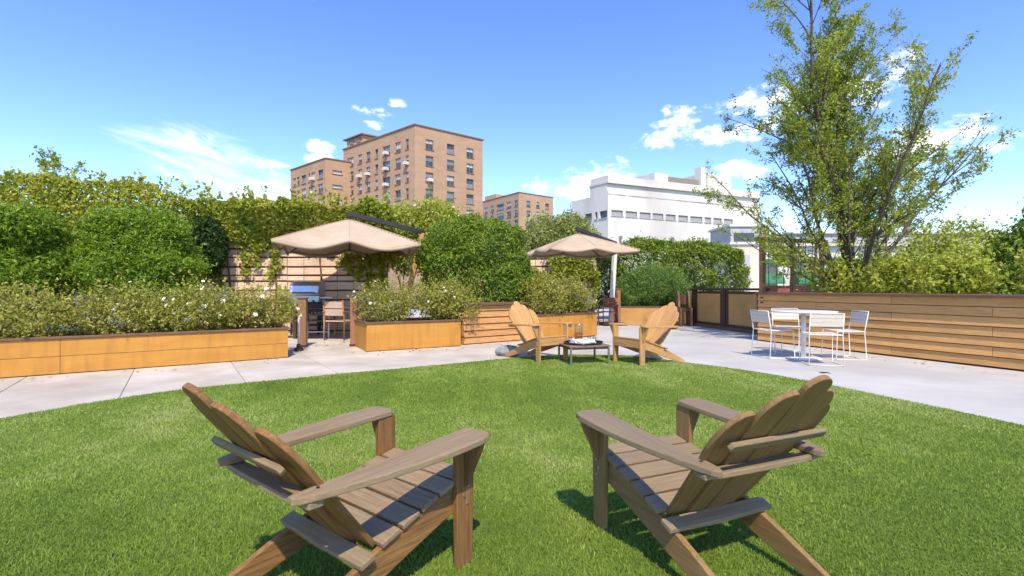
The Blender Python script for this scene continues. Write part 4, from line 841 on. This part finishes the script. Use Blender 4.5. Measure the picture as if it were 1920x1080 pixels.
# shrubs beyond the walls
shrub('shrub', 'yellow green bush rising behind the larger umbrella', 'shrub', (-2.9, 15.3, 0), [(-3.4, 15.3, 2.7, 1.0, .8, .95), (-2.3, 15.2, 2.85, .85, .7, .95), (-1.6, 15.2, 2.5, .7, .6, .8)], 'leaf_lime', .085, 1100, depth=.4, bump=.2, gaps=.28, sprigs=18, sprig_len=.35, stems=6, stem_r=.03, flowers=14, fsize=.07)
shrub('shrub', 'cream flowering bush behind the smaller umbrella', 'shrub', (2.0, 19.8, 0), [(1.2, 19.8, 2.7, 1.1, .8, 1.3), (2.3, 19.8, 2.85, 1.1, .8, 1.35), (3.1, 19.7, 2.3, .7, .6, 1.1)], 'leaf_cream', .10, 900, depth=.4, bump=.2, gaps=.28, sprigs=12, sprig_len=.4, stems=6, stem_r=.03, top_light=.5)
# planter roses
RB = dict(mat='leaf_rose', leaf=.042, dens=1700, depth=.75, bump=.28, kb=4., gaps=.46, flat=.25, stems=10, stem_r=.011, sprigs=60, sprig_len=.24, group='flowering bushes in the planters')
def along(t, dpt): return (P1B[0]+(P1A[0]-P1B[0])*t-uy*dpt, P1B[1]+(P1A[1]-P1B[1])*t+ux*dpt)
for t_, dd, r_, h_, lab, fl in ((.06, .55, .50, .42, 'white flowering rose bush at the right end of the long planter', 10), (.22, .62, .62, .47, 'white flowering rose bush second from the right end of the long planter', 26), (.40, .62, .60, .45, 'loose rose bush near the middle of the long planter', 6), (.60, .6, .62, .46, 'loose rose bush under the rounded conifer', 3), (.82, .6, .65, .45, 'rose bush at the far left end of the long planter', 8)):
    x, y = along(t_, dd)
    shrub('rose_bush', lab, 'bush', (x, y, .48), [(x, y, .84, r_, .5, h_*.78), (x-.28, y-.2, .72, r_*.7, .42, h_*.55), (x+.22, y+.12, .78, r_*.7, .42, h_*.6)], flowers=fl, zmin=.52, **RB)
for x, y, r_, h_, lab, fl in ((-2.55, 9.95, .52, .40, 'white flowering rose bush at the left end of the short planter', 12), (-1.75, 10.25, .52, .44, 'rose bush in the middle of the short planter', 6), (-1.25, 10.55, .48, .46, 'taller rose bush next to the slatted timber box', 2)):
    shrub('rose_bush', lab, 'bush', (x, y, .50), [(x, y, .92, r_, .42, h_*.85), (x+.2, y-.15, .78, r_*.7, .34, h_*.6)], flowers=fl, zmin=.54, **RB)
for x, y, lab in ((.62, 11.75, 'dry olive bush left in the planter behind the lounge chair'), (1.35, 12.3, 'dry olive bush right in the planter behind the lounge chair')):
    shrub('rose_bush', lab, 'bush', (x, y, .54), [(x, y, 1.02, .55, .42, .46), (x+.25, y-.1, .88, .4, .34, .34)], flowers=3, zmin=.58, **RB)
shrub('feathery_bush', 'round feathery green bush in the brown ochre planter', 'bush', (4.75, 17.0, .55), [(4.85, 17.0, 1.25, 1.02, .72, .68), (4.2, 16.9, 1.15, .62, .6, .6), (5.5, 16.9, 1.05, .55, .55, .5)], 'leaf_fine', .06, 2200, depth=.4, bump=.14, kb=3, gaps=.15, flat=.15, asp=.28, stems=6, sprigs=70, sprig_len=.28, zmin=.58)
# right planter shrubs
for x, y, r_, h_, lab in ((7.35, 11.0, .55, .42, 'light green shrub at the left end of the boarded planter'), (7.7, 10.0, .62, .48, 'light green shrub at the foot of the leafy tree'), (7.95, 8.9, .6, .42, 'light green shrub right of the leafy tree'), (8.4, 7.5, .62, .45, 'light green shrub nearest the right edge in the boarded planter')):
    shrub('shrub', lab, 'shrub', (x, y, 1.0), [(x, y, 1.35, r_, .5, h_), (x+.2, y+.2, 1.55, r_*.6, .4, h_*.7)], 'leaf_lime', .07, 800, depth=.7, bump=.25, gaps=.36, stems=5, sprigs=35, sprig_len=.35, zmin=1.02, group='shrubs in the boarded planter')
shrub('shrub', 'big loose shrub beyond the trellis', 'shrub', (9.6, 13.4, 0), [(9.9, 13.4, 1.3, 1.1, .8, .9), (11.4, 13.0, 1.6, 1.3, .8, 1.2)], 'leaf_lime', .09, 700, depth=.6, bump=.2, gaps=.32, sprigs=14, sprig_len=.4)
shrub('shrub', 'dense green shrub at the far right beyond the planter', 'shrub', (12.8, 11.5, 0), [(12.6, 11.5, 1.5, 1.5, 1.0, 1.4), (14.4, 12.5, 1.8, 1.6, 1.0, 1.6)], 'leaf_hedge', .09, 800, depth=.4, bump=.2, gaps=.28, sprigs=14, sprig_len=.3)
# creeper over the walls
def creeper():
    g = np.random.default_rng(55); t = thing('climbing_vine', 'yellow green creeper over the top of the left plank wall', 'vine', (-9, 13.6, 0))
    L0 = np.array([-9, 13.6, 0]); n = 60000
    x = g.uniform(-16.5, -3.1, n); top = np.interp(x, [-16.5, -12, -10.2, -9.6, -8.4, -6.8, -5, -3.7, -3.1], [4.2, 4.15, 4.05, 3.85, 3.62, 3.50, 3.42, 3.50, 3.30])
    pt = np.stack([x, x*0], 1); top = top+.16*(field(pt, 3.2, 61)-.5)*2+.10*(field(pt, 9, 62)-.5)*2
    bot = np.interp(x, [-16.5, -8.6, -8.2, -7.4, -6.9, -6.2, -5.2, -4.2, -3.6, -3.1], [1.0, 1.2, 2.2, 2.55, 2.25, 2.62, 2.75, 2.7, 2.2, 1.9])+.22*(field(pt, 4.5, 63)-.5)*2
    u = g.random(n); z = bot+(top-bot)*u
    w = .12+.45*np.clip((z-2.4)/.9, 0, 1); y = 13.42-w*(.75+.5*field(np.stack([x, z], 1), 3.2, 64))+g.random(n)**2*.5
    P = np.stack([x, y, z], 1); k = (field(P, 4.5, 65)+g.random(n)*.4) > .28; P = P[k]
    back = g.uniform(size=len(P)) < .18; P[back, 1] += .5
    c = field(P, 2.4, 66); v = .32+.28*g.random(len(P))+.30*(c-.3)+.10*(field(P, 9, 67)-.5); red = (field(P, 2.0, 68) > .9) & (g.random(len(P)) > .6); v[red] = .95
    Nn = np.tile([0, -.6, .6], (len(P), 1)); Pa, Na, Va = [P], [Nn], [v]
    strands = MB()
    for x0, z0, z1 in ((-7.3, 2.5, 1.5), (-6.95, 2.6, 1.75), (-6.45, 2.7, 1.42), (-6.35, 2.7, 1.9), (-5.6, 2.7, 2.2), (-4.9, 2.6, 2.1), (-4.5, 2.4, 1.8), (-4.2, 2.5, 1.4), (-3.9, 2.4, 1.15), (-3.6, 2.4, 1.0), (-3.75, 2.2, 1.35), (-7.9, 2.4, 1.2), (-4.05, 2.1, 1.7), (-4.4, 2.2, 1.55)):
        zz = np.linspace(z0, z1, 12); xs = x0+np.cumsum(g.normal(0, .03, 12)); strands.tube([(a-L0[0], 13.44-L0[1], b_) for a, b_ in zip(xs, zz)], .008, 5)
        m_ = int(150*(z0-z1)); q = g.random(m_); P2 = np.stack([np.interp(q, np.linspace(0, 1, 12), xs)+g.normal(0, .07, m_), 13.40+g.normal(0, .03, m_), z0+(z1-z0)*q], 1)
        Pa.append(P2); Na.append(np.tile([0, -1., .2], (m_, 1))); Va.append(.25+.4*g.random(m_))
    for _ in range(90):                                                          # young shoots standing above the crest
        x0 = g.uniform(-15, -3.4); z0 = np.interp(x0, [-16.5, -10, -8, -5, -3], [4.1, 3.95, 3.55, 3.4, 3.3]); m_ = 14; q = np.linspace(0, 1, m_); l_ = g.uniform(.15, .45)
        a = g.uniform(-.6, .6); P2 = np.stack([x0+a*l_*q, 13.3+g.normal(0, .05, m_), z0+l_*q], 1)+g.normal(0, .02, (m_, 3)); Pa.append(P2); Na.append(np.tile([0, -.4, .8], (m_, 1))); Va.append(.5+.25*g.random(m_))
    link('foliage', leaf_mesh('foliage', np.concatenate(Pa)-L0, np.concatenate(Na), .095, 'leaf_vine', g, np.concatenate(Va), .4, .8), t)
    strands.build('stem', 'stem', t, True)
    tr = MB()
    for k in range(9):
        x0 = -14+k*1.25; tr.tube([(x0-L0[0], -.1, 0), (x0-L0[0]+.1, -.12, 1.2), (x0-L0[0]-.05, -.15, 2.8)], [.03, .025, .012], 6)
    tr.build('trunk', 'stem', t, True)
    t = thing('climbing_vine', 'sparse creeper on the plank wall under the smaller umbrella', 'vine', (1.7, 17.5, 0)); L0 = np.array([1.7, 17.5, 0])
    n = 7000; x = g.uniform(.3, 3.1, n); z = g.uniform(.5, 2.4, n); P = np.stack([x, 17.5-g.random(n)*.15, z], 1); k = (field(P, 4, 71)+g.random(n)*.3) > .62; P = P[k]
    link('foliage', leaf_mesh('foliage', P-L0, np.tile([0, -1., .2], (len(P), 1)), .09, 'leaf_vine', g, .2+.4*g.random(len(P)), .4, .8), t)
    mb = MB()
    for x0 in (.6, 1.3, 2.1, 2.8): mb.tube([(x0-1.7, -.04, 0), (x0-1.65, -.05, 1.1), (x0-1.75, -.05, 2.2)], [.02, .015, .006], 6)
    mb.build('stem', 'stem', t, True)
creeper()

# ------------------------------------------------------------------ leafy multi-stemmed tree
def tree(label, base, stems, seed, leafs=.082, mat='leaf_tree', hscale=1., leafp=1.):
    g = np.random.default_rng(seed); t = thing('multi_stem_tree', label, 'tree', base); big, tw = MB(), MB(); LPn, LN = [], []
    def grow(p, d, ln, r, lev, out):
        k = max(4, int(ln/.28)); pts = [p.copy()]; rad = [r]; dd = d.copy(); step = ln/k
        for i in range(k):
            dd = dd+Vector(g.normal(0, .055+.03*lev, 3))+Vector((0, 0, .018 if lev < 2 else .03)); dd.normalize(); p = p+dd*step; pts.append(p.copy()); rad.append(r*(1-.82*(i+1)/k))
        (big if lev < 2 else tw).tube(pts, rad, (9, 7, 5, 4)[min(lev, 3)], cap=False)
        if lev < 3:
            nb = (int(ln*3.0), int(ln*4.2), int(ln*4.5))[lev]
            for b_ in range(nb):
                q = g.uniform(.22 if lev == 0 else .15, 1); i = min(k-1, int(q*k)); pp = pts[i]; td = (pts[i+1]-pts[i]).normalized()
                a = g.uniform(0, 2*PI); sd = td.orthogonal().normalized(); sd = Matrix.Rotation(a, 3, td) @ sd
                bd = (td*g.uniform(.8, 1.15)+sd*g.uniform(.35, .85)); bd.normalize()
                grow(pp, bd, ln*g.uniform(.26, .48)*(1-.35*q) if lev < 2 else ln*g.uniform(.3, .55), rad[i]*g.uniform(.38, .6)+.0015, lev+1, out)
        if lev >= 2 or (lev == 1):
            m_ = int(ln*(70 if lev == 3 else 44 if lev == 2 else 16)*leafp)
            dens = .5+.75*float(field(np.array([p[:]]), .9, seed+5)[0])
            for _ in range(int(m_*dens)):
                q = g.uniform(.3, 1)**.7; i = min(k-1, int(q*k)); LPn.append(np.array(pts[i])+g.normal(0, .05, 3)); LN.append((0, 0, 1.))
    for d, ln, r in stems: grow(Vector((g.uniform(-.12, .12), g.uniform(-.1, .1), 0)), Vector(d).normalized(), ln*hscale, r, 0, None)
    big.build('trunk', 'bark', t, True, fix=False); tw.build('twigs', 'bark', t, True, fix=False)
    P = np.array(LPn); v = .2+.5*g.random(len(P))+.3*(field(P, 1.6, seed+9)-.4); tp = P[:, 2] > 0
    link('crown', leaf_mesh('crown', P, np.array(LN), leafs, mat, g, v, .25, .5), t)
    return len(P)
nl = tree('tall airy multi stemmed tree rising from the boarded planter', (7.55, 11.0, .95), [((-.10, 0, 1), 6.8, .07), ((.05, .1, 1), 7.2, .078), ((-.25, -.05, 1), 5.6, .055), ((-.45, .1, 1), 4.3, .05), ((-.68, .05, 1), 3.8, .04), ((-1.0, -.1, .75), 3.3, .034), ((-1.2, -.2, .5), 2.8, .028), ((-.82, -.05, .9), 3.9, .04), ((-1.1, .1, .62), 2.9, .03), ((.32, .1, 1), 6.0, .06), ((.5, -.1, 1), 4.2, .045), ((.8, .1, .9), 2.9, .035), ((.1, -.45, 1), 4.8, .05), ((-.15, .45, 1), 5.2, .05), ((-.55, -.3, 1), 3.6, .038)], 33, .058, leafp=1.6)
print('tree leaves', nl)
nl = tree('slim young tree far behind the left creeper wall', (-19.5, 22, 0), [((0, 0, 1), 6, .12), ((-.35, .1, 1), 4.6, .07), ((.35, -.1, 1), 4.6, .07), ((.1, .3, 1), 4.4, .06)], 47, .12, leafp=.8)
